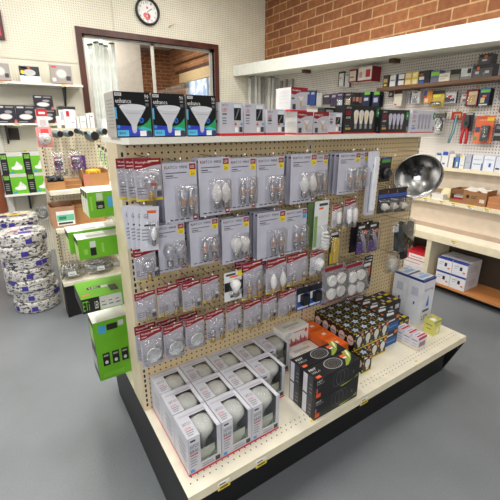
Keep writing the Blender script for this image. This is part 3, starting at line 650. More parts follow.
# yellow and black tester, two purple packs
x, y, z, w, h = (1.329,1.23,0.993,0.083,0.179)
t = carded('tool_card', 'yellow and black tool card in the lower middle of the right bay', 'tool pack', (x, y, z), .064, h, C(30, 30, 32), [(.1, .9, .62, .97, YEL), (.1, .9, .02, .1, C(200, 200, 200)), (.3, .75, .22, .32, ORANGE)])
b = MB(); b.prism([(-.014, -.03), (.014, -.03), (.02, -.10), (.012, -h * .9), (-.012, -h * .9), (-.02, -.10)], -.022, -.001, C(210, 176, 40)); b.build('tester', t); b = MB(); b.dome(-.03, .03, -.95 * h, -.14 * h, .03, CLEAR, .2, -.0005); b.build('blister', t)
hook((x, 1.35, z + .004), .15, 'chrome hook holding the yellow and black tool card')
for k, (x, y, z, w, h) in enumerate(((1.543,1.23,1.0,0.113,0.168), (1.639,1.23,0.996,0.112,0.171))):
    t = carded('tool_card', ('purple and black tool card, left of the pair in the right bay', 'purple and black tool card, right of the pair in the right bay')[k], 'tool pack', (x, y, z), .082, h, C(26, 24, 30), [(.05, .95, .6, .97, PURPLE), (.1, .7, .05, .12, C(200, 200, 200)), (.62, .92, .22, .34, ORANGE)], 'purple and black tool cards')
    b = MB(); b.tube([(-.02, -.016, -.05), (.0, -.018, -.10), (.012, -.016, -.15)], .010, C(150, 140, 160)); b.build('tool', t)
    b = MB(); b.dome(-.04, .04, -.95 * h, -.16 * h, .03, CLEAR, .2, -.0005); b.build('blister', t)
    hook((x, 1.35, z + .004), .15, ('chrome hook holding the left purple tool card', 'chrome hook holding the right purple tool card')[k])
    b = MB(); b.box(-.041, .041, 0, .003, -h, 0, C(30, 26, 36)); tag(b.build('tool_card', loc=(x - .005, y + .04, z)), ('dark card behind the left purple tool card', 'dark card behind the right purple tool card')[k], 'tool pack')
# long white under-cabinet lamp pack
x, y, z, w, h = (1.6,1.23,1.38,0.134,0.334)
t = thing('lamp_pack', 'long narrow white pack standing out at the right of the top row', 'lamp pack', (x - .012, y, z))
b = MB(); b.box(-.030, .030, 0, .022, -h, 0, C(206, 206, 216, .35)); b.rect(-.01, .03, -.24 * h, -.19 * h, INK); b.rect(.01, .03, -.62 * h, -.56 * h, ORANGE); b.rect(-.028, -.016, -.95 * h, -.3 * h, C(150, 152, 168)); b.build('carton', t)
b = MB(); b.box(-.006, .02, -.012, 0, -.92 * h, -.08 * h, C(238, 238, 240, .3)); b.build('lamp', t)
hook((x - .012, 1.35, z + .004), .13, 'chrome hook holding the long narrow white pack')
# black plug pack with green label
x, y, z, w, h = (1.68,1.23,1.346,0.102,0.128)
t = carded('adapter_pack', 'black adapter pack with a green label at the top right of the pegboard', 'adapter pack', (x, y, z), .09, h, C(24, 26, 30), [(.1, .9, .08, .2, C(80, 150, 70)), (.1, .9, .02, .08, C(60, 90, 150))])
b = MB(); b.lathe([(.026, 0), (.03, .004), (.03, .02), (.022, .028), (1e-5, .028)], C(30, 30, 34, .3), 14, (0, 0, -.65 * h), True, Matrix.Rotation(PI / 2, 3, 'X')); b.build('adapter', t); hook((x, 1.35, z + .004), .17, 'long chrome hook holding the black adapter pack')
# three socket packs with a blue band
for k in range(3):
    x, y, z, w, h = ((1.691,1.23,1.178,0.109,0.135), (1.771,1.23,1.176,0.116,0.138), (1.859,1.23,1.174,0.132,0.143))[k]
    t = carded('socket_pack', ('blue banded socket pack, left of three near the reflector', 'blue banded socket pack, middle of three near the reflector', 'blue banded socket pack with cream socket, directly below the reflector')[k], 'socket pack', (x, y, z), .088, h, C(38, 40, 48), [(0, 1, .22, .36, C(46, 86, 170)), (.7, .95, .08, .2, ORANGE), (.05, .9, .04, .2, C(24, 24, 28))], 'blue banded socket packs')
    b = MB(); b.lathe([(.018, 0), (.020, .01), (.018, .024), (.011, .03), (.010, .04)], C(222, 216, 200) if k != 1 else C(206, 200, 188), 12, (0, 0, -.72 * h), True, Matrix.Rotation(PI / 2, 3, 'X')); b.build('socket', t)
    b = MB(); b.dome(-.04, .04, -.96 * h, -.38 * h, .048, CLEAR, .2, -.0005); b.build('blister', t)
    hook((x, 1.35, z + .004), .15, ('chrome hook holding the left blue banded socket pack', 'chrome hook holding the middle blue banded socket pack', 'chrome hook holding the right blue banded socket pack')[k])
# bag with dark clamp
x, y, z, w, h = (1.881,1.23,0.981,0.229,0.18)
t = thing('clamp_bag', 'clear bag with a dark green grey clamp part at the lower right of pegboard', 'parts bag', (x - .02, y, z))
b = MB(); b.prism([(-.07, -.03), (-.02, 0), (.02, -.05), (.075, -.01), (.085, -.09), (.02, -.14), (-.05, -.175), (-.06, -.10)], -.05, -.02, C(38, 46, 46, .4)); b.build('clamp', t)
b = MB(); b.dome(-.095, .095, -.19, .012, .07, FILM, .2, 0); b.build('bag', t); hook((x - .02, 1.35, z + .006), .15, 'chrome hook holding the bag with the dark clamp')
t = thing('switch_pack', 'small black switch pack at the far right edge under the clamp bag', 'switch pack', (2.024,1.27,0.801))
b = MB(); b.box(-.03, .03, 0, .03, -.11, 0, C(26, 28, 30)); b.build('card', t); b = MB(); b.box(-.012, .012, -.008, 0, -.075, -.02, C(60, 60, 64, .3)); b.build('switch', t)
# clear pack under the CFL, blue night lights, white round lights, black orange packs
x, y, z, w, h = (1.215,1.23,0.914,0.085,0.125)
red_pack('clear bulb pack hanging at the middle post below the spiral bulb card', (x, y, z), .088, h, 'a', 1, False, gold=False, tint=(206, 206, 210)); hook((x, 1.35, z + .004), .14, 'chrome hook holding the clear pack below the spiral bulb card')
for k, (x, y, z, w, h) in enumerate(((1.136,1.23,0.735,0.088,0.125), (1.218,1.23,0.732,0.093,0.122))):
    t = carded('night_light_pack', ('blue and black night light pack, left of the pair at the lowest row', 'blue and black night light pack, right of the pair at the lowest row')[k], 'night light pack', (x, y, z), .09, h, C(44, 92, 176), [(0, 1, .0, .28, C(24, 26, 32)), (.1, .5, .28, .6, C(230, 232, 236)), (.65, .95, .35, .5, ORANGE), (.1, .9, .85, .94, C(220, 226, 236))], 'blue night light packs')
    b = MB(); b.box(-.02, .022, -.028, -.001, -.72 * h, -.3 * h, C(28, 28, 32, .3)); b.build('night_light', t); hook((x, 1.35, z + .004), .14, ('chrome hook holding the left blue night light pack', 'chrome hook holding the right blue night light pack')[k])
for k, (x, y, z, w, h) in enumerate(((1.344,1.23,0.806,0.178,0.213), (1.502,1.23,0.788,0.181,0.208))):
    t = thing('puck_light_pack', ('clear pack of white round lights, left one above the small bulb boxes', 'clear pack of white round lights, right one above the small bulb boxes')[k], 'light pack', (x, y, z), 0, 'clear packs of white round lights')
    w = .165; b = MB(); b.box(-w / 2, w / 2, 0, .002, -h, 0, C(150, 150, 156, .3)); b.rect(-w * .4, w * .4, -.12 * h, -.02 * h, DRED); b.rect(-w * .45, w * .45, -h, -.95 * h, DRED); b.build('card', t)
    for j, (dx, dz) in enumerate(((-.035, -.07), (.035, -.07), (-.035, -.145), (.035, -.145))):
        b = MB(); b.lathe([(.012, 0), (.026, .008), (.031, .02), (.031, .03), (.026, .033), (.020, .028), (1e-5, .026)], FROST, 14, (dx, -.002, dz), True, Matrix.Rotation(PI / 2, 3, 'X')); b.build('round_light', t)
    b = MB(); b.dome(-w * .48, w * .48, -.97 * h, -.14 * h, .055, BAG, .15, -.0005); b.build('blister', t); hook((x, 1.35, z + .004), .14, ('chrome hook holding the left pack of white round lights', 'chrome hook holding the right pack of white round lights')[k])
x, y, z, w, h = (1.653,1.23,0.771,0.159,0.175)
for k in range(3):
    t = carded('cable_pack', ('dark pack with orange stripe right of the white round lights, front one', 'dark pack with orange stripe right of the white round lights, second one', 'dark pack with orange stripe right of the white round lights, rear one')[k], 'cable pack', (x + .045 * k - .04, y + .03 * k, z), .07, h, C(34, 36, 40), [(.1, .9, .05, .16, C(210, 212, 214)), (.7, .9, .2, .5, ORANGE), (.1, .45, .25, .8, C(150, 152, 160))], 'dark orange striped packs')
    b = MB(); b.tube([(-.012, -.012, -.04), (-.018, -.014, -.1), (.01, -.014, -.15)], .006, C(190, 190, 196)); b.build('cable', t)
    hook((x + .045 * k - .04, 1.35, z + .004), 1.35 - y - .03 * k + .02, ('chrome hook holding the front orange striped pack', 'chrome hook holding the second orange striped pack', 'chrome hook holding the rear orange striped pack')[k])
t = thing('parts_bag', 'clear bag of small parts at the lower right of the right bay', 'parts bag', (1.809,1.23,0.789))
b = MB(); b.lathe([(.02, 0), (.026, .03), (.024, .07), (.012, .08)], C(206, 200, 190), 10, (0, -.026, -.11)); b.build('fitting', t); b = MB(); b.dome(-.04, .04, -.12, 0, .055, BAG, .2, 0); b.build('bag', t)
hook((1.809, 1.35, 0.789 + .002), .15, 'chrome hook holding the clear bag of small parts')
# clamp lamp reflector hanging at the right end
RC = Vector((1.925,1.19,1.23))
ax = (Vector((-.8, -.42, .06)) + .30 * Vector((.8375, -.546, 0)) + Vector((0, 0, -.26))).normalized()
rot = ax.to_track_quat('Z', 'X').to_matrix()
t = thing('clamp_lamp', 'shiny aluminium bowl reflector of a clamp lamp hanging at the right end', 'lamp', RC)
AlR = C(188, 186, 182, .24, 1.0, .16, 30); b = MB()
b.shell([(.030, -.105), (.045, -.100), (.075, -.084), (.101, -.056), (.119, -.026), (.129, 0), (.133, .0), (.133, -.004), (.123, -.028), (.104, -.060), (.077, -.089), (.045, -.106), (.030, -.110)], AlR, 36, rot); b.build('reflector', t)
b = MB(); b.shell([(1e-5, -.075), (.010, -.075), (.014, -.066), (.024, -.066), (.028, -.085), (.030, -.105), (.034, -.13), (.028, -.165), (.012, -.172), (1e-5, -.172)], C(46, 44, 42, .4), 20, rot); b.build('socket', t)
b = MB()
for k in range(6):
    a = PI * k / 3; b.tube([rot @ Vector((.034 * math.cos(a), .034 * math.sin(a), -.094)), rot @ Vector((.044 * math.cos(a), .044 * math.sin(a), -.084))], .004, BLACK, 5)
b.build('vent', t)
hook((RC.x + .02, 1.35, RC.z + .141), .13, 'chrome hook carrying the bowl reflector at right end')
# ================================================================== BOXES ON THE DECK
def reflector_box(label, loc, proto=None):
    if proto: return copy_thing(proto, label, loc)
    W, D, Hh, e = .134, .131, .17, .0015
    t = thing('bulb_box', label, 'bulb box', loc, 0, 'silver reflector bulb boxes')
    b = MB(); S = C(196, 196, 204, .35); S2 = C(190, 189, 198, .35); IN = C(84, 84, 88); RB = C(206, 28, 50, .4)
    x0, x1, y0, y1 = -W / 2, W / 2, 0, D
    wx0, wx1, wy1, wz0 = -.018, .050, .098, .040                      # window wraps over the front top edge
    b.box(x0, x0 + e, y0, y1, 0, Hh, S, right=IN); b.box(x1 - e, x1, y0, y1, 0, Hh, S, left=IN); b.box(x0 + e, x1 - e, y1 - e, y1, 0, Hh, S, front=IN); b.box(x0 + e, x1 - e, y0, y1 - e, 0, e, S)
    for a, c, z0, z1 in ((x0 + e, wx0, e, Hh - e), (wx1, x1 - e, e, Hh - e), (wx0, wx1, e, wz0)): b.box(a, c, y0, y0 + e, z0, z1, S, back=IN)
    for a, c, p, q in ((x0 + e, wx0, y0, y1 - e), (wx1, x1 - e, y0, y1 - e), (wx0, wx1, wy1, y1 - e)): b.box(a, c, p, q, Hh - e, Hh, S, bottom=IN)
    b.rect(x0, x1, 0, .008, RB); b.lrect(y0, y1, 0, .008, RB, x0 - .0006)
    b.text('SATCO', x0 + .008, wx0 - .006, .122, .136, INK); b.text('BR40', x0 + .008, wx0 - .008, .100, .114, INK); b.rect(x0 + .008, wx0 - .010, .088, .094, C(208, 60, 70))
    b.rect(x0 + .006, wx0 - .002, .140, .168, C(214, 214, 220)); b.rect(x0 + .010, x0 + .030, .150, .158, INK, -.0009)
    for k in range(4): b.rect(x0 + .008, wx0 - .014 - .004 * (k % 2), .076 - .012 * k, .080 - .012 * k, C(132, 130, 138))
    b.rect(x0 + .006, x0 + .022, .012, .026, C(70, 150, 216)); b.rect(x1 - .026, x1 - .006, .012, .032, INK); b.rect(wx0 + .004, x1 - .032, .016, .020, C(120, 118, 126)); b.rect(wx0 + .004, x1 - .036, .026, .030, C(140, 138, 146))
    z = Hh + .0006
    b.ttext('SATCO', x0 + .010, wx0 - .006, .060, .074, INK, z); b.ttext('65W', x0 + .010, wx0 - .014, .038, .050, C(208, 60, 70), z)
    for k in range(3): b.trect(x0 + .010, wx0 - .010 - .004 * k, .030 - .010 * k, .034 - .010 * k, C(132, 130, 138), z)
    b.trect(x0 + .012, wx1, .104, .112, C(178, 176, 186), z); b.trect(wx1 + .003, x1 - .004, .01, .12, C(214, 214, 220), z)
    for k in range(4): b.lrect(.02, .08, .05 + .022 * k, .056 + .022 * k, C(160, 158, 168), x0 - .0006)
    b.text('A', x0, x0 + .0001, .0, .0001, INK, .001) if False else None
    b.build('carton', t)
    b = MB(); cx = .016
    b.lathe([(.012, .028), (.015, .034), (.016, .060), (.022, .085), (.040, .115), (.050, .135), (.051, .146), (.046, .156), (.030, .163), (1e-5, .1655)], C(206, 206, 200, .35), 24, (cx, .062, 0)); o = b.build('reflector_bulb', t)
    b = MB(); b.lathe([(.006, .004), (.0115, .008), (.013, .014), (.0125, .018), (.013, .022), (.0125, .028)], STEEL, 12, (cx, .062, 0)); b.build('screw_base', o)
    b = MB(); b.box(wx0, wx1, .020, .021, .004, .075, C(196, 204, 188)); b.add([(wx1 - .04, .019, .006), (wx1, .019, .006), (wx1, .019, .05)], [(0, 1, 2)], C(40, 150, 130)); b.build('insert_card', t)
    b = MB(); b.add([(wx0, .0004, wz0), (wx1, .0004, wz0), (wx1, .0004, Hh - .0004), (wx0, .0004, Hh - .0004), (wx1, wy1, Hh - .0004), (wx0, wy1, Hh - .0004)], [(0, 1, 2, 3), (3, 2, 4, 5)], FILM); b.build('window_film', t)
    return t
proto = None
RN = ('front', 'middle', 'back')
for r_ in range(3):
    for c in range(3 if r_ == 0 else (4 if r_ == 1 else 5)):
        xx = .43 + .137 * c; yy = .946 + .1345 * r_
        lab = 'silver windowed flood bulb box, %s from left in the %s row' % (ORD[c], RN[r_])
        p = reflector_box(lab, (xx, yy, DZ + .0005), proto)
        if proto is None: proto = p

# two-pack canless light boxes, black with ring pictures
def hub_box(label, loc):
    W, D, Hh = .272, .083, .104
    t = thing('downlight_box', label, 'light box', loc, 0, 'black downlight boxes')
    b = MB(); K = C(26, 26, 28, .35); b.box(-W / 2, W / 2, 0, D, 0, Hh, K, left=C(64, 64, 68, .4))
    b.lrect(.0, .018, .002, Hh - .002, K, -W / 2 - .0005); b.lrect(.020, .040, .002, Hh - .002, C(72, 72, 78), -W / 2 - .0005); b.lrect(.052, .078, .004, Hh - .004, C(206, 206, 212), -W / 2 - .0005)
    for k in range(3): b.lrect(.022, .038, .02 + .02 * k, .024 + .02 * k, C(150, 150, 154), -W / 2 - .0008)
    L = -W / 2
    b.rect(L + .004, L + .030, .010, .030, C(230, 90, 40)); b.rect(L + .004, L + .012, .034, .06, C(230, 90, 40)); b.rect(L + .006, L + .012, .05, .06, C(60, 90, 200), -.0009)
    b.text('FEIT', L + .006, L + .036, .086, .094, WHITE); b.text('HALO', L + .006, L + .05, .074, .083, C(180, 180, 180))
    for q, (cx, m) in enumerate(((.0, C(70, 70, 74)), (.022, C(84, 84, 88)), (.044, C(70, 70, 74)))):
        n = 20; outer = [(cx - .01 + .040 * math.cos(2 * PI * i / n) * .7, .056 + .040 * math.sin(2 * PI * i / n)) for i in range(n)]; inn = [(cx - .01 + .034 * math.cos(2 * PI * i / n) * .7, .056 + .034 * math.sin(2 * PI * i / n)) for i in range(n)]
        b.add([(x, -.0006 - .0002 * q, z) for x, z in outer + inn], [(i, (i + 1) % n, n + (i + 1) % n, n + i) for i in range(n)], m)
    b.poly([(.01, .010), (.10, .014), (.135, .03), (.125, .018), (.03, .004)], C(170, 190, 50)); b.rect(.09, .10, .045, .06, C(90, 90, 94))
    z = Hh + .0006
    for ra, rb, m in ((.026, .028, C(120, 112, 100)), (.019, .0205, C(150, 150, 150)), (.033, .0355, C(190, 190, 190))):
        n = 22; cx, cy = .005, .044
        b.add([(cx + r * math.cos(2 * PI * i / n) * 1.35, cy + r * math.sin(2 * PI * i / n) * .95, z) for r in (rb, ra) for i in range(n)], [(i, (i + 1) % n, n + (i + 1) % n, n + i) for i in range(n)], m)
    b.add([(.005 + .014 * math.cos(2 * PI * i / 16) * 1.3, .044 + .014 * math.sin(2 * PI * i / 16), z + .0002) for i in range(16)], [tuple(range(16))], C(74, 68, 62))
    b.trect(.065, .095, .048, .066, C(230, 96, 50), z + .0002); b.trect(.07, .09, .04, .048, WHITE, z + .0002)
    gpts = [(.055, 0), (.095, .02), (.125, .05), (.138, .083), (.10, .083), (.085, .05), (.06, .02), (.04, 0)]
    b.add([(x, y, z) for x, y in gpts], [tuple(range(len(gpts)))], C(140, 160, 62)); gp2 = [(.1, .03), (.118, .055), (.128, .083), (.119, .083), (.105, .055)]; b.add([(x, y, z + .0003) for x, y in gp2], [tuple(range(5))], C(230, 230, 190))
    b.ttext('FEIT', L + .014, L + .052, .054, .066, WHITE, z); b.trect(L + .01, L + .035, .004, .018, C(230, 96, 50), z); b.ttext('HALO', L + .014, L + .06, .034, .046, C(190, 190, 190), z)
    b.build('carton', t); return t
for k, (yy, z) in enumerate(((.893, 0), (.893, 1), (.979, 0), (.979, 1))):
    hub_box(('black ring light box at the bottom of the front stack', 'black ring light box on top of the front stack nearest the deck edge', 'black ring light box at the bottom of the stack behind', 'black ring light box on top of the second stack beside the orange boxes')[k], (1.058, yy, DZ + .0005 + z * .1045))

# white boxes with red skyline
def white_lamp_box(label, loc, W=.175, D=.083, Hh=.098):
    t = thing('lamp_box', label, 'bulb box', loc, 0, 'white boxes with red skyline')
    b = MB(); Wm = C(226, 224, 218, .4); b.box(-W / 2, W / 2, 0, D, 0, Hh, Wm); L = -W / 2
    xs = [L + .02 + .0105 * i for i in range(14)]; hs = [.02, .03, .024, .05, .03, .026, .044, .03, .022, .056, .034, .028, .04, .026]
    for x, h in zip(xs, hs): b.poly([(x, .004), (x + .009, .004), (x + .009, h * .7), (x + .0045, h), (x, h * .7)], C(180, 34, 62))
    b.rect(L, W / 2, 0, .004, C(180, 34, 62)); b.text('LED', L + .02, L + .06, .066, .084, C(150, 148, 144)); b.rect(L + .07, W / 2 - .03, .074, .079, C(190, 60, 80)); b.rect(L + .002, L + .012, .01, .04, YEL)
    b.disc(W / 2 - .018, .07, .010, .012, C(200, 70, 90)); b.lrect(.01, .07, .03, .034, C(170, 166, 160), L - .0005); b.lrect(.01, .06, .05, .054, C(170, 166, 160), L - .0005); b.lrect(.01, .05, .07, .074, C(170, 166, 160), L - .0005)
    z = Hh + .0006; b.trect(L + .03, W / 2 - .04, .03, .05, C(190, 186, 178), z); b.trect(L + .05, L + .09, .01, .02, C(208, 202, 190), z); b.trect(W / 2 - .06, W / 2 - .03, .062, .072, C(220, 200, 90), z)
    b.build('carton', t); return t
white_lamp_box('white skyline printed box at the bottom of the stack against the pegboard', (1.13, 1.263, DZ + .0005)); white_lamp_box('white skyline printed box on top of the stack against the pegboard', (1.128, 1.263, DZ + .0990))
white_lamp_box('single white skyline printed box in front of the two stacked ones', (1.132, 1.172, DZ + .0005))
# orange topped boxes
for k in range(3):
    b = MB(); OC = C(236, 104, 30, .4); b.box(-.045, .045, 0, .09, 0, .150, C(150, 24, 40, .4), top=OC)
    b.rect(-.045, .045, .085, .150, OC); b.lrect(0, .09, .100, .150, OC, -.0456); b.lrect(.03, .06, .04, .09, C(232, 220, 214), -.0458); b.rect(-.02, .03, .05, .1, C(226, 214, 208)); b.trect(-.012, .012, .03, .05, C(246, 220, 200), .1506); b.trect(-.04, .04, .005, .008, C(190, 70, 20), .1506); b.trect(-.03, .03, .065, .069, C(250, 150, 90), .1506)
    tag(b.build('bulb_box', loc=(1.267, 1.065 + .0925 * k, DZ + .0005)), ('orange topped dark red box nearest the black ring light boxes', 'orange topped dark red box in the middle of three', 'orange topped dark red box nearest the pegboard')[k], 'bulb box', 'orange topped boxes')

# small appliance bulb boxes
def small_box(label, loc, proto=None):
    if proto: return copy_thing(proto, label, loc)
    W, D, Hh = .066, .058, .100
    t = thing('small_bulb_box', label, 'bulb box', loc, 0, 'small black and yellow bulb boxes')
    b = MB(); K = C(30, 29, 30, .4); Y = C(220, 190, 50); PK_ = C(222, 190, 188)
    b.box(-W / 2, W / 2, 0, D, 0, Hh, K); L = -W / 2
    for k in range(2): b.rect(L + .004 + .034 * k, L + .012 + .034 * k, Hh - .004, Hh, Y); b.rect(L, L + .005, .012 + .044 * k, .022 + .044 * k, Y); b.rect(W / 2 - .005, W / 2, .012 + .044 * k, .022 + .044 * k, Y)
    b.rect(L, W / 2, 0, .008, Y)
    b.disc(.002, .052, .019, .026, C(214, 212, 206), -.0007, 14); b.rect(-.008, .012, .014, .030, C(206, 200, 190), -.0009); b.rect(.014, .03, .074, .092, C(236, 130, 90)); b.rect(-.026, -.006, .084, .092, WHITE)
    x = L - .0006
    b.add([(x, .029 + .022 * math.cos(2 * PI * i / 14), .052 + .028 * math.sin(2 * PI * i / 14)) for i in range(14)], [tuple(reversed(range(14)))], PK_)
    b.lrect(.014, .044, .05, .054, INK, x - .0004)
    for k in range(2): b.lrect(0, .004, .01 + .048 * k, .02 + .048 * k, Y, x); b.lrect(D - .004, D, .01 + .048 * k, .02 + .048 * k, Y, x); b.lrect(.004 + .028 * k, .012 + .028 * k, Hh - .005, Hh, Y, x)
    z = Hh + .0005
    for k in range(3):
        b.trect(L + .003 + .024 * k, L + .011 + .024 * k, 0, .004, Y, z); b.trect(L, L + .004, .006 + .020 * k, .013 + .020 * k, Y, z)
    st = []
    for i in range(10):
        a = 2 * PI * i / 10; r = .022 if i % 2 == 0 else .010; st.append((r * 1.1 * math.cos(a), .030 + r * math.sin(a), z + .0003))
    b.add(st, [tuple(range(10))], C(186, 198, 214)); b.trect(-.006, .006, .026, .034, C(120, 130, 150), z + .0006)
    b.build('carton', t)
    return t
proto = None
for lev in (0, 1):
    for r_ in range(5):
        for c in range(4):
            lab = 'small black yellow box, %s layer, %s from left, %s row from the front' % (('lower', 'upper')[lev], ORD[c], ORD[r_])
            p = small_box(lab, (1.370 + .068 * c, 1.046 + .060 * r_, DZ + .0005 + .1005 * lev), proto)
            if proto is None: proto = p
small_box('small black yellow box standing alone in front of the stacked ones', (1.376, .986, DZ + .0005), proto)

# long black and blue boxes right of them
proto = None
for lev in (0, 1):
    for r_ in range(5):
        lab = 'black box with blue front, %s layer, %s row from the front' % (('lower', 'upper')[lev], ORD[r_])
        loc = (1.680, 1.070 + .0555 * r_, DZ + .0005 + .0985 * lev)
        if proto: copy_thing(proto, lab, loc); continue
        proto = thing('bulb_box', lab, 'bulb box', loc, 0, 'black boxes with blue front'); b = MB(); W, D, Hh = .122, .053, .098
        b.box(-W / 2, W / 2, 0, D, 0, Hh, C(30, 31, 36, .4)); b.rect(-W / 2, W / 2, 0, .05, C(36, 92, 160)); b.rect(-.05, .02, .062, .072, C(210, 210, 214)); b.rect(-.03, .05, .02, .03, C(120, 180, 220)); b.rect(.03, .055, .07, .09, C(220, 120, 60))
        z = Hh + .0005; b.add([(-.045, .010, z), (.01, .004, z), (.03, .02, z), (-.02, .03, z)], [(0, 1, 2, 3)], C(212, 214, 220)); b.add([(.0, .034, z), (.05, .03, z), (.045, .042, z), (.01, .047, z)], [(0, 1, 2, 3)], C(190, 192, 200)); b.trect(-.055, -.045, .03, .045, C(226, 110, 60), z)
        b.build('carton', proto)
# black, purple and yellow boxes
proto = None; lab0 = 'tall black box with yellow lid patch, '
for r_ in range(2):
    for c in range(3):
        lab = lab0 + ORD[c] + ' from left, ' + ('front row', 'row against pegboard')[r_]; loc = (1.785 + .066 * c, 1.205 + .071 * r_, DZ + .0005)
        if proto: copy_thing(proto, lab, loc); continue
        proto = thing('bulb_box', lab, 'bulb box', loc, 0, 'black boxes with yellow lid patch'); b = MB(); W, D, Hh = .064, .069, .165
        b.box(-W / 2, W / 2, 0, D, 0, Hh, C(26, 25, 30, .4)); b.rect(-.028, .028, .02, .09, C(96, 80, 130)); b.rect(-.02, .02, .11, .14, C(206, 200, 214)); b.lrect(.008, .06, .09, .14, C(150, 140, 170), -W / 2 - .0005); b.lrect(.01, .05, .03, .06, C(110, 90, 150), -W / 2 - .0005)
        b.trect(-.01, .028, .012, .032, C(228, 208, 50), Hh + .0005); b.trect(-.028, -.012, .036, .06, C(190, 180, 210), Hh + .0005); b.build('carton', proto)
for c in range(3):
    b = MB(); W, D, Hh = .05, .075, .085; b.box(-W / 2, W / 2, 0, D, 0, Hh, C(26, 25, 30, .4)); b.trect(-.014, .02, .012, .034, C(228, 208, 50), Hh + .0005); b.rect(-.02, .02, .02, .06, C(110, 90, 150)); b.trect(-.02, .0, .04, .062, C(190, 180, 210), Hh + .0005); b.rect(-.016, .016, .064, .076, C(214, 200, 60))
    tag(b.build('bulb_box', loc=(1.795 + .0525 * c, 1.118, DZ + .0005)), 'low black box with yellow lid patch, %s from left before the tall ones' % ORD[c], 'bulb box', 'low black boxes')
# tall white fixture boxes
for k in range(2):
    t = thing('fixture_box', ('tall white fixture box with blue lid edge, nearest the deck front', 'tall white fixture box with blue lid edge, against the pegboard')[k], 'fixture box', (2.082, 1.108 + .106 * k, DZ + .0005), 0, 'tall white fixture boxes')
    b = MB(); W, D, Hh = .128, .104, .310; b.box(-W / 2, W / 2, 0, D, 0, Hh, C(226, 228, 236, .35)); BL = C(44, 60, 136, .4)
    b.rect(-W / 2, W / 2, Hh - .014, Hh, BL); b.lrect(0, D, Hh - .016, Hh, BL, -W / 2 - .0005); b.lrect(.03, .075, .19, .25, C(206, 210, 222), -W / 2 - .0005); b.lrect(.045, .055, .13, .15, C(60, 70, 130), -W / 2 - .0005)
    for q in range(4): b.lrect(.03, .075, .2 + .012 * q, .203 + .012 * q, C(150, 156, 176), -W / 2 - .0008)
    b.poly([(-.012, .12), (.022, .12), (.006, .2)], C(70, 130, 206)); b.text('LED', -.04, .03, .03, .06, C(40, 44, 70)); b.text('FIXTURE', -.045, .045, .23, .245, C(60, 70, 120)); b.rect(-.04, .03, .085, .1, C(70, 76, 110))
    z = Hh + .0006; b.trect(-W / 2, W / 2, 0, .014, BL, z); b.trect(-.04, .05, .03, .06, C(150, 190, 230), z); b.ttext('LED', .0, .045, .068, .088, C(90, 120, 180), z); b.trect(-.055, -.045, .02, .09, C(180, 206, 236), z)
    b.build('carton', t)
# three small white boxes with red lids
for k in range(3):
    t = thing('small_bulb_box', ('small white red edged box nearest the deck front', 'small white red edged box in the middle of three', 'small white red edged box farthest from the deck front')[k], 'bulb box', (1.80, .948 + .0495 * k, DZ + .0005), 0, 'small white red edged boxes')
    b = MB(); W, D, Hh = .078, .047, .084; b.box(-W / 2, W / 2, 0, D, 0, Hh, C(226, 220, 226, .4)); RR = C(196, 44, 84)
    b.rect(-W / 2, W / 2, .066, Hh, RR); b.rect(-.03, .03, .02, .05, C(150, 120, 130)); b.lrect(.006, .04, .055, .062, C(150, 146, 160), -W / 2 - .0005); b.lrect(.006, .036, .036, .04, C(170, 166, 176), -W / 2 - .0005); b.lrect(.006, .04, .02, .024, C(170, 166, 176), -W / 2 - .0005); b.lrect(0, D, 0, .005, C(214, 190, 60), -W / 2 - .0005)
    b.trect(-.036, .036, .006, .018, RR, Hh + .0005); b.trect(-.03, .02, .026, .034, C(180, 170, 182), Hh + .0005); b.build('carton', t)
# open yellow box
t = thing('open_bulb_box', 'open pale yellow box at the right end of the deck', 'bulb box', (2.018, .988, DZ + .0005)); b = MB(); W, D, Hh, e = .074, .064, .098, .002; YB = C(222, 216, 116, .45)
b.box(-W / 2, -W / 2 + e, 0, D, 0, Hh, YB); b.box(W / 2 - e, W / 2, 0, D, 0, Hh, YB); b.box(-W / 2 + e, W / 2 - e, 0, e, 0, Hh, YB); b.box(-W / 2 + e, W / 2 - e, D - e, D, 0, Hh, YB); b.box(-W / 2 + e, W / 2 - e, e, D - e, 0, e, YB)
b.rect(-W / 2, W / 2, .078, .09, C(150, 160, 90)); b.text('LIGHT', -.02, .022, .058, .070, C(90, 110, 80)); b.disc(.006, .028, .011, .016, C(236, 236, 220)); b.lrect(.01, .05, .06, .066, C(120, 140, 80), -W / 2 - .0005); b.lrect(.015, .045, .035, .04, C(120, 140, 80), -W / 2 - .0005); b.build('carton', t)
b = MB(); b.lathe([(.012, .004), (.014, .02), (.027, .055), (.028, .075), (.018, .092), (1e-5, .097)], FROST, 14, (.0, .032, 0)); b.build('bulb', t)
for k, (dx, dy) in enumerate(((-.01, .06), (.02, .03))):
    pass
b = MB(); b.box(-.008, .008, -.005, .005, 0, .0012, YEL); tag(b.build('price_sticker', loc=(0.915, 0.897, DZ)), 'small yellow price sticker on the deck before the black ring boxes', 'sticker')
b = MB(); b.box(-.008, .008, -.005, .005, 0, .0012, YEL); tag(b.build('price_sticker', loc=(1.675, 0.898, DZ)), 'small yellow price sticker on the deck before the small white boxes', 'sticker')

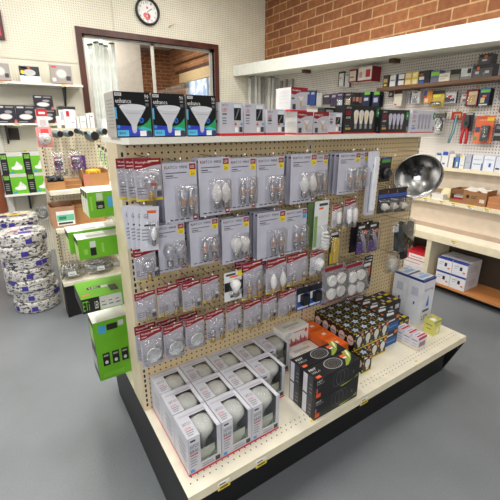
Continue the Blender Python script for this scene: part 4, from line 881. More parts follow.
# ================================================================== BOXES ON THE TOP SHELF
T0 = TZ + .0006
def flood_box(label, loc):
    t = thing('flood_bulb_box', label, 'bulb box', loc, 0, 'black flood bulb boxes'); W, D, Hh = .121, .13, .146
    b = MB(); K = C(16, 16, 18, .35); b.box(-W / 2, W / 2, 0, D, 0, Hh, K, left=C(176, 170, 164, .4)); L = -W / 2
    b.rect(L + .004, L + .026, Hh - .014, Hh - .004, C(206, 206, 206)); b.text('FEIT', L + .007, L + .023, Hh - .012, Hh - .006, BLACK, -.0012)
    b.text('enhance', L + .004, L + .056, Hh - .036, Hh - .021, WHITE); b.rect(L + .012, L + .050, Hh - .043, Hh - .040, C(170, 170, 170)); b.text('90', L + .102, L + .116, Hh - .020, Hh - .006, WHITE); b.rect(L + .104, L + .116, Hh - .028, Hh - .024, C(170, 170, 170)); b.rect(L + .104, L + .116, Hh - .044, Hh - .034, C(90, 90, 92))
    b.poly([(L + .002, .006), (L + .119, .002), (L + .119, .024), (L + .07, .036), (L + .002, .040)], C(48, 66, 190), -.0004); b.poly([(L + .066, .034), (L + .119, .022), (L + .119, .066), (L + .106, .050), (L + .09, .040)], C(40, 160, 96), -.0006); b.poly([(L + .072, .028), (L + .119, .016), (L + .119, .026), (L + .09, .036)], C(60, 190, 200), -.0007)
    b.rect(L + .002, L + .040, .004, .024, C(90, 186, 226), -.0009); b.rect(L + .003, L + .012, .030, .040, C(60, 160, 220), -.0009); b.rect(L + .016, L + .05, .030, .034, C(40, 60, 150), -.0009); b.rect(L - .0, L + .006, .060, .096, C(80, 180, 226), -.0009)
    b.text('800', L + .008, L + .03, .010, .018, NAVY, -.0014)
    cx = L + .060
    b.poly([(cx - .044, .098), (cx - .040, .090), (cx - .022, .062), (cx - .010, .042), (cx - .007, .018), (cx + .007, .018), (cx + .010, .042), (cx + .022, .062), (cx + .040, .090), (cx + .044, .098)], C(204, 204, 208), -.0010); b.disc(cx, .098, .0445, .010, C(222, 222, 226), -.0012, 20); b.rect(cx - .026, cx + .028, .078, .0795, C(160, 160, 166), -.0013)
    b.rect(cx - .005, cx + .004, .014, .024, C(190, 190, 210), -.0013); b.disc(L + .086, .056, .008, .009, C(40, 110, 200), -.0014); b.disc(L + .086, .056, .004, .005, C(20, 40, 90), -.0016)
    b.rect(L + .078, L + .100, .004, .022, WHITE, -.0012); b.rect(L + .104, L + .117, .004, .022, C(60, 62, 66), -.0012)
    for k in range(9): b.lrect(.02, .09 + .01 * (k % 3), .03 + .011 * k, .034 + .011 * k, C(150, 146, 142), L - .0006)
    b.build('carton', t); return t
for k, (a, c) in enumerate(((0.317, 0.437), (0.441, 0.57), (0.575, 0.693))):
    flood_box(('black flood bulb box with green blue band at the left end of top shelf', 'black flood bulb box with green blue band, middle of three', 'black flood bulb box with green blue band next to the silver window boxes')[k], ((a + c) / 2 if k else a + .0615, 1.29, T0))
def window_box(label, loc, W=.098, Hh=.128):
    t = thing('lamp_box', label, 'bulb box', loc, 0, 'silver boxes with dark window'); D = .09
    b = MB(); b.box(-W / 2, W / 2, 0, D, 0, Hh, C(196, 194, 202, .4), left=C(214, 214, 218, .4)); L = -W / 2
    b.rect(L, W / 2, 0, .010, RED); b.lrect(0, D, 0, .010, RED, L - .0005); b.text('SATCO', L + .005, L + .032, Hh - .014, Hh - .006, INK); b.text('LED', L + .006, L + .026, Hh - .034, Hh - .022, RED); b.rect(L + .006, L + .026, Hh - .046, Hh - .041, INK)
    for k in range(3): b.rect(L + .006, L + .024, .045 + .01 * k, .049 + .01 * k, C(120, 118, 126))
    b.rect(W / 2 - .042, W / 2 - .010, Hh - .022, Hh - .006, C(222, 222, 226)); b.rect(W / 2 - .042, W / 2 - .010, Hh * .47, Hh - .020, C(30, 30, 32, .2), -.0009); b.poly([(W / 2 - .038, Hh * .5), (W / 2 - .034, Hh * .5), (W / 2 - .016, Hh - .024), (W / 2 - .024, Hh - .024)], C(110, 110, 114, .2), -.0012)
    b.rect(W / 2 - .040, W / 2 - .012, Hh * .42, Hh * .45, C(210, 196, 120)); b.rect(W / 2 - .018, W / 2 - .003, .014, .034, INK); b.rect(W / 2 - .038, W / 2 - .024, .014, .032, WHITE); b.rect(W / 2 - .012, W / 2 - .003, .040, .050, C(80, 150, 220)); b.rect(W / 2 - .04, W / 2 - .03, .040, .048, C(220, 60, 80))
    b.lrect(.03, .05, .05, .06, INK, L - .0005); b.lrect(.02, .07, .09, .094, C(150, 150, 156), L - .0005); b.build('carton', t); return t
window_box('silver red footed box with dark window beside the black flood boxes', (0.761, 1.28, T0), .100, .125); window_box('silver red footed box with dark window, second of three', (0.867, 1.28, T0), .098, .123); window_box('shorter silver red footed box with dark window, third of three', (0.978, 1.28, T0), .098, .104)
window_box('small silver box with dark window left of the black four bulb boxes', (1.331, 1.28, T0), .086, .098)
def redtop_box(label, loc):
    t = thing('bulb_box', label, 'bulb box', loc, 0, 'red topped reflector bulb boxes'); W, D, Hh = .094, .105, .098
    b = MB(); b.box(-W / 2, W / 2, 0, D, 0, Hh, C(186, 184, 190, .4), left=C(204, 202, 202, .4)); L = -W / 2
    b.poly([(L, Hh), (L, Hh - .026), (L + .02, Hh - .030), (L + .05, Hh - .018), (W / 2, Hh - .016), (W / 2, Hh)], DRED); b.text('Westinghouse', L + .006, L + .055, Hh - .018, Hh - .008, WHITE); b.rect(L, W / 2, 0, .006, RED); b.lrect(0, D, 0, .008, RED, L - .0005)
    cx = .010; b.poly([(cx - .024, Hh - .034), (cx - .005, Hh * .42), (cx + .005, Hh * .42), (cx + .024, Hh - .034)], C(186, 166, 158)); b.poly([(cx - .019, Hh - .036), (cx - .003, Hh * .45), (cx + .003, Hh * .45), (cx + .019, Hh - .036)], C(214, 208, 208), -.0009); b.rect(cx - .005, cx + .005, Hh * .22, Hh * .42, C(206, 160, 70)); b.rect(L + .010, L + .028, .008, .03, INK); b.rect(L + .004, L + .02, .05, .056, INK); b.rect(L + .055, W / 2 - .006, .010, .024, C(170, 168, 176))
    for k in range(4): b.lrect(.02, .08, .035 + .014 * k, .038 + .014 * k, C(196, 194, 196), L - .0005)
    b.build('carton', t); return t
xa = 1.14; xb = 1.239
redtop_box('red topped bulb box on the top shelf, left one of the lower two', (xa, 1.28, T0)); redtop_box('red topped bulb box on the top shelf, right one of the lower two', (xb, 1.28, T0)); redtop_box('red topped bulb box stacked above the other two', (xa - .035, 1.285, T0 + .0985))
def four_box(label, loc, W, Hh, dark):
    t = thing('bulb_box', label, 'bulb box', loc); D = .065; base = C(20, 20, 22, .35) if dark else C(204, 202, 212, .4); ink = WHITE if dark else INK
    b = MB(); b.box(-W / 2, W / 2, 0, D, 0, Hh, base); L = -W / 2; k_ = W / .27
    b.rect(L, W / 2, 0, .005, RED); b.text('SATCO', L + .012 * k_, L + .05 * k_, Hh - .016, Hh - .008, ink); b.text('LED', L + .012 * k_, L + .05 * k_, Hh - .044, Hh - .026, RED); b.text('60W', L + .012 * k_, L + .045 * k_, Hh - .064, Hh - .052, ink); b.rect(L + .012 * k_, L + .05 * k_, .020, .030, GOLD if dark else C(120, 140, 200)); b.rect(L + .012 * k_, L + .04 * k_, .036, .041, C(120, 118, 124))
    gl = C(222, 216, 206) if dark == 2 else (C(196, 194, 214) if dark else C(168, 166, 182))
    for q in range(4):
        cx = L + (.085 + .038 * q) * k_; s = Hh / .145
        b.disc(cx, .105 * s, .018 * k_, .018 * s, gl, -.0006 - .0001 * q, 14); b.poly([(cx - .018 * k_, .103 * s), (cx - .009 * k_, .052 * s), (cx + .009 * k_, .052 * s), (cx + .018 * k_, .103 * s)], gl, -.0007 - .0001 * q); b.rect(cx - .008 * k_, cx + .008 * k_, .026 * s, .052 * s, C(150, 148, 150), -.0008 - .0001 * q)
        if dark == 2: b.rect(cx - .004, cx + .004, .07 * s, .105 * s, C(226, 200, 120), -.0014)
    b.disc(W / 2 - .020 * k_, Hh * .76, .015 * k_, .022, C(60, 140, 70)); b.rect(W / 2 - .018 * k_, W / 2 - .006 * k_, .010, .034, C(130, 128, 132) if dark else INK); b.rect(W / 2 - .022 * k_, W / 2 - .014 * k_, Hh * .72, Hh * .8, C(220, 236, 220), -.001)
    b.build('carton', t); return t
def span(a, c): return (a + c) / 2, c - a
xc, ww = span(1.408, 1.684); four_box('large black box picturing four clear filament bulbs on the top shelf', (xc, 1.30, T0), ww - .004, .135, 2)
xc, ww = span(1.666, 1.907); four_box('smaller black box picturing four pale bulbs on the top shelf', (xc, 1.28, T0), ww - .004, .120, 1)
xc, ww = span(1.914, 2.152); four_box('silver box picturing four bulbs at the right end of the top shelf', (xc, 1.27, T0), min(ww, .235), .122, 0)
for k, (px, lab) in enumerate(((1.40, 'black box with white label standing behind the small silver window box'), (1.49, 'second black box with white label standing behind the four bulb box'))):
    b = MB(); b.box(-.04, .04, 0, .05, 0, .125, C(24, 24, 26)); b.rect(-.03, .03, .08, .1, C(210, 210, 210)); b.rect(-.03, .02, .105, .115, C(150, 150, 150)); tag(b.build('bulb_box', loc=(px, 1.385, T0)), lab, 'bulb box')
b = MB(); b.box(-.045, .045, 0, .06, 0, .115, C(232, 228, 220)); b.rect(-.03, .03, .07, .09, C(200, 190, 180)); tag(b.build('bulb_box', loc=(1.29, 1.41, T0)), 'plain white box standing behind the lower red topped boxes', 'bulb box')

# ================================================================== GREEN BOXES ON THE REAR SHELVES
def green_box(label, loc, W, D, Hh, style, tilt=0):
    t = thing('fixture_box', label, 'fixture box', loc, tilt, 'green fixture boxes'); G = C(106, 178, 34, .4); Wt = C(232, 232, 226, .4); K = C(26, 27, 26, .4); L = 0
    b = MB(); tp = G if style == 'C' else Wt; b.box(0, W, 0, D, 0, Hh, G, top=tp, left=(C(196, 214, 140, .4) if style in 'AB' else K)); x = -.0006; z = Hh + .0006
    if style == 'A':
        b.rect(.03, .062, .035, Hh * .62, K); b.rect(.034, .058, Hh * .66, Hh * .95, C(190, 200, 180)); b.rect(.075, .10, Hh * .38, Hh * .78, C(80, 170, 220)); b.text('LED', .036, .056, .04, .05, WHITE); b.rect(.008, .016, .03, .09, C(140, 200, 80))
        for q in range(3): b.lrect(.012 + q * D / 3, .012 + q * D / 3 + D / 5, .008, Hh * .7, Wt, x); b.lrect(.012 + q * D / 3, .012 + q * D / 3 + D / 4, Hh * .74, Hh * .98, INK, x)
        b.trect(.03, .09, .03, .06, C(208, 206, 206), z)
    elif style == 'B':
        b.rect(.045, .068, .012, Hh * .52, K); b.rect(.045, .068, Hh * .55, Hh * .85, C(206, 214, 200)); b.rect(.09, .1, .02, Hh * .7, C(140, 200, 80)); b.rect(.02, .035, .02, Hh * .5, C(140, 200, 80)); b.lrect(0, D, Hh * .7, Hh, K, x); b.trect(.04, .12, .02, .05, C(200, 196, 192), z)
    elif style == 'C':
        b.rect(0, .05, 0, Hh, K); b.text('ETi', .004, .03, .012, Hh * .85, C(130, 200, 60)); b.text('LED', .052, .068, .014, Hh * .7, WHITE); b.rect(.05, .072, 0, Hh, K, -.0004); b.rect(.074, .168, .004, Hh - .003, C(206, 206, 200))
        for q in range(3): b.rect(.08 + .03 * q, .10 + .03 * q, Hh * .3, Hh * .36, INK, -.001); b.rect(.08 + .03 * q, .095 + .03 * q, Hh * .55, Hh * .6, INK, -.001)
        b.trect(.04, .10, .09, .115, K, z); b.trect(.10, .13, .085, .11, C(206, 208, 200), z); b.trect(.01, .04, .03, .045, C(232, 120, 80), z); b.trect(.13, .165, .03, .10, K, z); b.ttext('LED', .05, .09, .095, .11, WHITE, z + .0004)
    else:
        b.rect(.022, .055, Hh * .80, Hh * .93, C(70, 160, 216)); b.rect(.06, .11, Hh * .83, Hh * .93, K); b.rect(.115, .14, Hh * .86, Hh * .95, C(200, 204, 196))
        for q in range(3): b.rect(.025 + .045 * q, .058 + .045 * q, Hh * .24, Hh * .46, K); b.disc(.041 + .045 * q, Hh * .30, .008, .01, C(200, 206, 196), -.001, 10); b.rect(.03 + .045 * q, .052 + .045 * q, Hh * .4, Hh * .43, C(150, 156, 150), -.001)
        for q in range(3): b.rect(.02, .12, Hh * .05 + .008 * q, Hh * .06 + .008 * q, C(140, 200, 80))
        b.lrect(.01, D - .01, Hh * .15, Hh * .4, C(170, 174, 170), x); b.lrect(.01, D - .02, Hh * .6, Hh * .9, C(150, 190, 90), x)
    b.build('carton', t); return t
green_box('green box with white lid, highest of those jutting past the upright', (.240, 1.55, 1.1445), .30, .155, .107, 'A')
green_box('green box with white lid, front one of the pair on the second rear shelf', (.180, 1.55, .9735), .30, .10, .088, 'B')
green_box('green box with white lid, rear one of the pair on the second rear shelf', (.160, 1.655, .9735), .30, .105, .098, 'B')
green_box('flat lying green box with black and white front, third level down', (.161, 1.55, .7285), .32, .20, .068, 'C')
green_box('upright big green box standing on the rear deck, lowest of all', (.205, 1.66, DZ + .0005), .30, .13, .325, 'D')
# ================================================================== LEFT GONDOLA (behind the main one)
LX, LY = .205, 3.2
g2 = thing('gondola_shelf', 'cream pegboard shelf unit at left behind the main gondola', 'shelf unit', (LX, LY, 0))
def g2p(name, x0, x1, y0, y1, z0, z1, m):
    b = MB(); b.box(x0, x1, y0, y1, z0, z1, m); return b.build(name, g2)
g2p('pegboard', .03, 1.4, 0, .012, .33, 1.48, PEG_CREAM); g2p('top_rail', 0, 1.4, -.004, .04, 1.46, 1.49, CREAM)
b = MB(); b.box(0, .03, -.02, .04, 0, 1.46, CREAM)
for k in range(38): b.add([(.018, -.0205, .36 + .028 * k), (.026, -.0205, .36 + .028 * k), (.026, -.0205, .376 + .028 * k), (.018, -.0205, .376 + .028 * k)], [(0, 1, 2, 3)], BLACK)
b.build('upright', g2)
b = MB(); b.box(1.37, 1.4, -.02, .04, 0, 1.46, CREAM); b.build('upright', g2)
for z, d in ((1.062, .33), (.79, .36)):
    g2p('shelf_board', .002, 1.398, -d, -.021, z - .028, z, CREAM_W)
g2p('deck', .0, 1.4, -.215, -.021, .285, .31, CREAM_W); g2p('kick_plate', .03, 1.4, -.18, -.17, 0, .284, KICK); g2p('end_panel', .0, .03, -.19, -.021, 0, .284, KICK)
GZ = 1.4905
# things standing on top of it
def plain_box(name, label, cat, loc, w, d, h, m, prints=(), group=None, rz=0):
    b = MB(); b.box(-w / 2, w / 2, 0, d, 0, h, m)
    for i, p in enumerate(prints): b.rect(-w / 2 + p[0] * w, -w / 2 + p[1] * w, p[2] * h, p[3] * h, p[4], -.0006 - .0002 * i)
    return tag(b.build(name, loc=loc, rz=rz), label, cat, group)
for px0, px1, py0, lab, m, pr in ((59, 63, 116, 'slim white box on the left unit, leftmost of the upright row', WHITE, ()), (67, 78, 109, 'tall white box with red label standing on the left unit', WHITE, ((.2, .5, .62, .92, RED), (.6, .9, .3, .34, GREY))), (79, 82, 116.5, 'thin grey white box right of the red labelled one', PAPER, ()),
                              (82.6, 88.5, 116, 'small white box on the left unit before the fluorescent tubes', WHITE, ((.2, .8, .5, .56, GREY),)), (89.5, 92.6, 113, 'slim white box on the left unit beside the dark window frame foot', PAPER, ()), (93, 97, 112.5, 'taller slim white box beside the previous slim one', WHITE, ((.2, .7, .7, .8, GREY),)), (104.8, 109, 119, 'slim white box on the left unit next to the black flood box', WHITE, ())):
    A = (px0, py0); 
    x0 = LX + 0
    tb = {(59, 63): (0.354, 0.381, 1.577), (67, 78): (0.408, 0.485, 1.627), (79, 82): (0.492, 0.513, 1.575), (82.6, 88.5): (0.517, 0.56, 1.579), (89.5, 92.6): (0.567, 0.589, 1.602), (93, 97): (0.592, 0.622, 1.606), (104.8, 109): (0.68, 0.712, 1.559)}[(px0, px1)]
    plain_box('small_box', lab, 'box', ((tb[0] + tb[1]) / 2, 3.195, GZ), tb[1] - tb[0] - .002, .045, tb[2] - GZ, m, pr, 'white boxes on the left unit')
xc = 0.259
t = thing('bulb_pack', 'white pack with red lid standing at the left end of left unit', 'bulb pack', (xc, 3.192, GZ)); b = MB(); b.box(-.036, .036, 0, .04, 0, .135, C(226, 220, 218)); b.rect(-.036, .036, .085, .135, C(190, 40, 54)); b.rect(-.02, .022, .10, .115, WHITE, -.001); b.rect(-.02, .02, .02, .06, C(200, 190, 190)); b.build('carton', t)
X, Y, Z = (0.194,3.05,1.499); X2 = 0.293
t = thing('lamp_pack', 'pink backed clear pack hanging at the left end of the left unit', 'lamp pack', ((X + X2) / 2, 3.05, Z)); b = MB(); w = X2 - X; h = Z - 1.359; b.box(-w / 2, w / 2, 0, .004, -h, 0, C(222, 150, 150)); b.rect(-w * .2, w * .3, -.3 * h, -.1 * h, C(226, 70, 70)); b.build('card', t)
b = MB(); b.lathe([(.036, 0), (.040, .01), (.037, .02), (.026, .026), (1e-5, .026)], C(206, 200, 194), 18, (0, -.001, -.58 * h), True, Matrix.Rotation(PI / 2, 3, 'X')); b.lathe([(.016, .026), (.016, .032), (1e-5, .032)], C(200, 190, 186), 14, (0, -.001, -.58 * h), True, Matrix.Rotation(PI / 2, 3, 'X')); b.build('lamp', t)
b = MB(); b.dome(-w * .46, w * .46, -.98 * h, -.28 * h, .05, CLEAR, .2, -.0005); b.build('blister', t); hook(((X + X2) / 2, 3.18, Z + .004), .14, 'chrome hook holding the pink backed pack')
# conduit fittings on hooks
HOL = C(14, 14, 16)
for k, (x, y, z, r) in enumerate(((*(0.34,3.1,1.449), .026), (*(0.413,3.1,1.452), .024), (*(0.471,3.1,1.47), .020), (*(0.518,3.1,1.455), .014), (*(0.581,3.1,1.432), .038), (*(0.659,3.1,1.465), .026))):
    t = thing('conduit_fitting', ('black mouthed conduit fitting, leftmost of the row on the left unit', 'grey conduit fitting, second from left on the left unit', 'tilted grey conduit fitting, third from left on the left unit', 'smallest grey conduit fitting, fourth from left on the left unit', 'largest conduit fitting, fifth from left on the left unit', 'conduit fitting partly hidden by the main top shelf corner')[k], 'fitting', (x, y, z), (.3, .25, -.3, .2, .25, .2)[k], 'conduit fittings')
    MX = Matrix.Rotation(PI / 2, 3, 'X'); b = MB(); b.shell([(r * .72, -.07), (r, -.07), (r, -.03), (r * 1.12, -.025), (r * 1.12, -.01), (r * .95, -.005), (r * .95, .03), (r * .7, .03), (r * .7, -.0)], C(120, 132, 136, .35, .5), 14, MX); b.build('body', t)
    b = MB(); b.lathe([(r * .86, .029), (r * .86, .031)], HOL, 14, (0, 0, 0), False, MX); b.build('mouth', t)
    b = MB(); b.tube([(r * 1.0, .01, .0), (r * 1.35, .01, .006)], .006, CHROME); b.build('set_screw', t)
    hook((x, 3.195, z + r * .6), .06, 'hook carrying the ' + ('leftmost conduit fitting', 'second conduit fitting', 'third conduit fitting', 'fourth conduit fitting', 'largest conduit fitting', 'half hidden conduit fitting')[k])
# bags with purple labels, green packs
for k, (x, y, z, w, h) in enumerate(((0.311,3.09,1.322,0.09,0.183), (0.429,3.09,1.325,0.097,0.179))):
    t = thing('parts_bag', ('clear bag with purple label, left one on the left unit', 'clear bag with purple label, right one on the left unit')[k], 'parts bag', (x, y, z), 0, 'clear bags with purple labels')
    b = MB(); b.box(-w * .3, w * .3, 0, .004, -.75 * h, -.22 * h, C(86, 50, 130)); b.rect(-w * .3, -w * .2, -.7 * h, -.25 * h, RED); b.rect(-.03, .03, -.55 * h, -.4 * h, INK); b.rect(-.02, .03, -.35 * h, -.28 * h, C(214, 204, 224)); b.rect(w * .18, w * .28, -.68 * h, -.62 * h, WHITE); b.build('label', t)
    b = MB(); 
    for q in range(6): b.box(-.04 + .016 * q, -.028 + .016 * q, -.022 - .004 * (q % 3), -.004, -.95 * h + .01 * (q % 2), -.82 * h + .012 * (q % 3), C(140, 140, 146, .3, .5))
    b.build('parts', t); b = MB(); b.dome(-w / 2, w / 2, -h, 0, .04, BAG, .2, .001); b.build('bag', t); hook((x, 3.19, z + .003), .13, ('hook holding the left purple labelled bag', 'hook holding the right purple labelled bag')[k])
    if k == 1:
        b = MB(); b.box(-.05, .05, 0, .004, -.13, -.02, C(86, 50, 130)); o = tag(b.build('parts_bag', loc=(x + .03, y + .05, z - .02)), 'purple label of the bag behind the right clear bag', 'parts bag')
for k in range(3):
    x, y, z, w, h = ((0.613,3.09,1.363,0.018,0.14), (0.644,3.11,1.346,0.017,0.158), (0.67,3.13,1.329,0.011,0.184))[k]
    t = carded('light_pack', 'green and white narrow pack, %s from left, beside the main gondola post' % ORD[k], 'light pack', (x, y, z), w, h, C(214, 222, 214), [(0, .35, .2, .95, C(140, 206, 60)), (0, 1, 0, .15, C(60, 70, 66)), (.6, .95, .3, .9, C(90, 100, 96))], 'green white narrow packs'); hook((x, 3.19, z + .003), .12, 'hook holding the %s green white narrow pack' % ORD[k])
price_tag('price_tag', 'yellow tag on the left unit pegboard above the right purple bag', (0.437, 3.198, 1.333), 0, .05, .02)
# cartons on its shelves
def open_carton(name, label, loc, w, d, h, m, rz=0, inner=None, front=None, cat='carton', low=None):
    t = thing(name, label, cat, loc, rz); e = .004; b = MB(); lf = low or h
    b.box(-w / 2, -w / 2 + e, 0, d, 0, h, m); b.box(w / 2 - e, w / 2, 0, d, 0, h, m); b.box(-w / 2 + e, w / 2 - e, 0, e, 0, lf, m); b.box(-w / 2 + e, w / 2 - e, d - e, d, 0, h, m); b.box(-w / 2 + e, w / 2 - e, e, d - e, 0, e, m)
    for i, p in enumerate(front or ()): b.rect(-w / 2 + p[0] * w, -w / 2 + p[1] * w, p[2] * lf, p[3] * lf, p[4], -.0008 - .0003 * i)
    b.build('carton', t)
    return t
S1, S2, S0 = 1.0625, .7905, .3105
xa, xb = 0.201, 0.317
t = open_carton('small_carton', 'open brown carton full of dark fittings on the left unit', ((xa + xb) / 2, 2.92, S1), xb - xa, .16, .085, CARD, low=.06)
for q in range(10):
    b = MB(); b.lathe([(.012, -.014), (.016, -.01), (.016, .01), (.012, .014)], C(60, 62, 66, .35, .6), 8, (0, 0, 0), True, Matrix.Rotation(.6 * q, 3, 'X')); o = b.build('fitting', loc=((xa + xb) / 2 - .042 + .021 * (q % 5), 2.945 + .05 * (q // 5), S1 + .072 + .012 * (q % 2))); tag(o, 'dark metal fittings lying in the open brown carton on the left unit', 'fitting', 'dark fittings in the open carton')
b = MB(); b.box(-.05, .05, .03, .13, .006, .056, C(50, 50, 52)); tag(b.build('fitting_heap', loc=((xa + xb) / 2, 2.92, S1)), 'dark heap of fittings filling the bottom of the open carton', 'fittings')['kind'] = 'stuff'
plain_box('small_carton', 'low brown carton with tape between the open carton and the yellow one', 'carton', (0.373, 2.94, S1), .115, .16, .058, CARD2, ((.0, 1, .45, .5, C(196, 150, 100)),))
xa, xb = 0.448, 0.632
t = open_carton('small_carton', 'open brown carton holding yellow packets beside the main gondola', ((xa + xb) / 2, 2.95, S1), xb - xa, .2, .12, CARD, 0, front=((.0, .25, .2, 1, C(190, 120, 100)),), low=.10)
for k in range(4):
    b = MB(); b.box(-.035, .035, -.015, .015, 0, .045, C(226, 190, 50)); b.rect(-.02, .02, .015, .03, RED, -.0156); tag(b.build('yellow_packet', loc=((xa + xb) / 2 - .02 + .03 * (k % 2), 2.98 + .034 * k, S1 + .075)), 'yellow packets standing in the open carton on the left unit', 'packet', 'yellow packets in the carton')
b = MB(); b.box(-.07, .07, .01, .19, .005, .072, CARD2); tag(b.build('carton_filler', loc=((xa + xb) / 2, 2.95, S1)), 'brown paper filler under the yellow packets in the open carton', 'filler')
xa, xb = 0.191, 0.349
t = open_carton('parts_carton', 'brown carton with a green and white label on the left unit', ((xa + xb) / 2, 2.88, S2), xb - xa, .24, .155, C(178, 134, 104, .8), 0, front=((.2, .95, .12, .8, WHITE), (.22, .93, .32, .62, C(110, 200, 160)), (.3, .6, .4, .54, C(60, 130, 100)), (.25, .85, .17, .26, INK)))
plain_box('parts_carton', 'plain brown carton right of the green labelled carton on left unit', 'carton', (0.461, 2.93, S2), .21, .2, .15, CARD, ((0, .4, .85, .9, CARD2),))
for k, (px, lab, wd) in enumerate(((71, 'clear bag of coiled fittings with white label, left one on the low deck', .17), (99, 'clear bag of coiled fittings with white label, right one on the low deck', .26))):
    X = (0.279, 0.497)[k]
    t = thing('parts_bag', lab, 'parts bag', (X, 3.09, S0), 0, 'clear bags on the low deck'); b = MB(); random.seed(k + 3)
    for q in range(26): b.tube([(random.uniform(-wd / 2.3, wd / 2.3), random.uniform(-.06, .06), random.uniform(.012, .12)) for _ in range(4)], .008, C(186, 184, 176, .4, .1), 5)
    b.build('fittings', t); b = MB(); b.sphere((0, 0, .073), .072, BAG, 14, 8, wd / .144 * .98, 1.15, 1.0); b.build('bag', t); b = MB(); b.box(-.03, .03, -.090, -.087, .05, .085, WHITE); b.rect(-.02, .02, .06, .065, GREY, -.0906); b.build('label', t)

# ================================================================== LEFT WALL SHELF BOXES
def lw(px): pass
def light_box(label, loc, w, h, style, d=.09, lean=0):
    t = thing('light_box', label, 'light box', loc); b = MB(); L = -w / 2
    if style == 'grey':
        b.box(L, -L, 0, d, 0, h, C(158, 151, 146, .45)); b.rect(L, -L, 0, .05 * h, DRED); b.rect(L, -L, .93 * h, h, C(206, 200, 196)); b.disc(L + .5 * w, .52 * h, .26 * w, .24 * h, C(190, 184, 176), n=18); b.disc(L + .5 * w, .52 * h, .20 * w, .18 * h, C(220, 216, 208), -.0012, 18); b.rect(L + .06 * w, L + .3 * w, .80 * h, .88 * h, C(206, 60, 70)); b.rect(L + .7 * w, L + .92 * w, .2 * h, .42 * h, INK); b.rect(L + .06 * w, L + .22 * w, .14 * h, .3 * h, WHITE)
    elif style == 'photo':
        b.box(L, -L, 0, d, 0, h, C(224, 222, 220, .45)); b.rect(L, -L, .42 * h, h, C(44, 44, 48)); b.disc(L + .5 * w, .62 * h, .3 * w, .2 * h, C(190, 188, 186), n=16); b.disc(L + .16 * w, .62 * h, .1 * w, .12 * h, YEL, -.0012, 12); b.rect(L + .1 * w, L + .5 * w, .84 * h, .93 * h, WHITE); b.rect(L + .2 * w, L + .28 * w, .38 * h, .46 * h, C(80, 140, 220), -.0014); b.rect(L + .4 * w, L + .55 * w, .86 * h, .96 * h, ORANGE, -.0012)
    elif style == 'dark':
        b.box(L, -L, 0, d, 0, h, C(38, 36, 46, .4)); b.disc(L + .45 * w, .36 * h, .34 * w, .16 * h, C(206, 202, 200), n=18); b.disc(L + .45 * w, .36 * h, .25 * w, .10 * h, C(232, 230, 226), -.0012, 18); b.disc(L + .62 * w, .62 * h, .2 * w, .09 * h, C(150, 146, 150), -.001, 14); b.rect(L + .06 * w, L + .4 * w, .84 * h, .93 * h, C(190, 188, 196)); b.rect(L + .5 * w, L + .9 * w, .84 * h, .93 * h, C(130, 128, 120)); b.poly([(-L - .16 * w, 0), (-L, 0), (-L, .2 * h), (-L - .1 * w, .2 * h)], C(220, 90, 60), -.001); b.rect(-L - .05 * w, -L, 0, .12 * h, C(80, 130, 220), -.0014); b.rect(L + .05 * w, L + .5 * w, .06 * h, .1 * h, C(150, 150, 156))
    elif style == 'white':
        b.box(L, -L, 0, d, 0, h, C(222, 218, 214, .45)); b.rect(L, -L, .8 * h, h, C(44, 42, 46)); b.rect(L + .1 * w, L + .9 * w, .2 * h, .7 * h, C(180, 186, 196)); b.disc(L + .5 * w, .45 * h, .2 * w, .15 * h, C(236, 234, 230), -.0012)
    else:
        G = C(106, 184, 40, .4); K = C(28, 28, 30, .4); b.box(L, -L, 0, d, 0, h, G, top=PAPER, left=K); b.rect(L, L + .3 * w, 0, h, K); b.rect(L + .04 * w, L + .26 * w, .72 * h, .92 * h, C(130, 190, 70), -.001); b.text('ETi', L + .07 * w, L + .23 * w, .76 * h, .9 * h, K, -.0014); b.rect(L + .3 * w, -L, .84 * h, h, C(206, 204, 200), -.0008)
        b.poly([(L + .42 * w, .22 * h), (L + .9 * w, .18 * h), (L + .92 * w, .36 * h), (L + .7 * w, .62 * h), (L + .56 * w, .36 * h)], C(220, 220, 216), -.001); b.disc(L + .66 * w, .28 * h, .24 * w, .1 * h, C(236, 236, 230), -.0013); b.rect(L + .36 * w, L + .5 * w, .05 * h, .12 * h, C(60, 140, 220), -.001)
        for q in range(4): b.rect(L + .06 * w, L + .22 * w, (.2 + .1 * q) * h, (.24 + .1 * q) * h, C(140, 144, 140), -.0012)
    b.build('carton', t); return t
def on_shelf(a, zb): return ((a[0] + a[2]) / 2, 4.78, zb), a[2] - a[0]
for a, zt, st, lab in (((-0.003, 0, 0.159), 2.135, 'grey', 'grey light box with round fixture picture at the far left top shelf'), ((0.244, 0, 0.432), 2.111, 'photo', 'black and white picture box in the middle of the top wall shelf'), ((0.538, 0, 0.752), 2.159, 'grey', 'grey light box with dark red foot at the right end of top shelf')):
    loc, w = on_shelf(a, 1.9505); light_box(lab, loc, w, zt - 1.9505, st, .06)
zt = 1.719; d1 = zt - 1.5355
for a, zb, hh, st, lab in (((-0.029, 0, 0.146), 1.5355, d1, 'dark', 'dark downlight box, leftmost on the middle wall shelf'), ((0.151, 0, 0.336), 1.5355, d1, 'dark', 'dark downlight box, second from left on the middle wall shelf'), ((0.34, 0, 0.535), 1.5355, .145, 'dark', 'dark downlight box under another near the middle of the shelf'), ((0.336, 0, 0.519), 1.681, .145, 'dark', 'dark downlight box stacked on top of another on the middle shelf'), ((0.56, 0, 0.739), 1.5355, d1, 'white', 'pale light box with dark top at the right of the middle shelf')):
    loc, w = on_shelf(a, zb); light_box(lab, loc, w, hh, st, .1)
hh = 0.999 - .7755; zt2 = .7755 + hh + .001
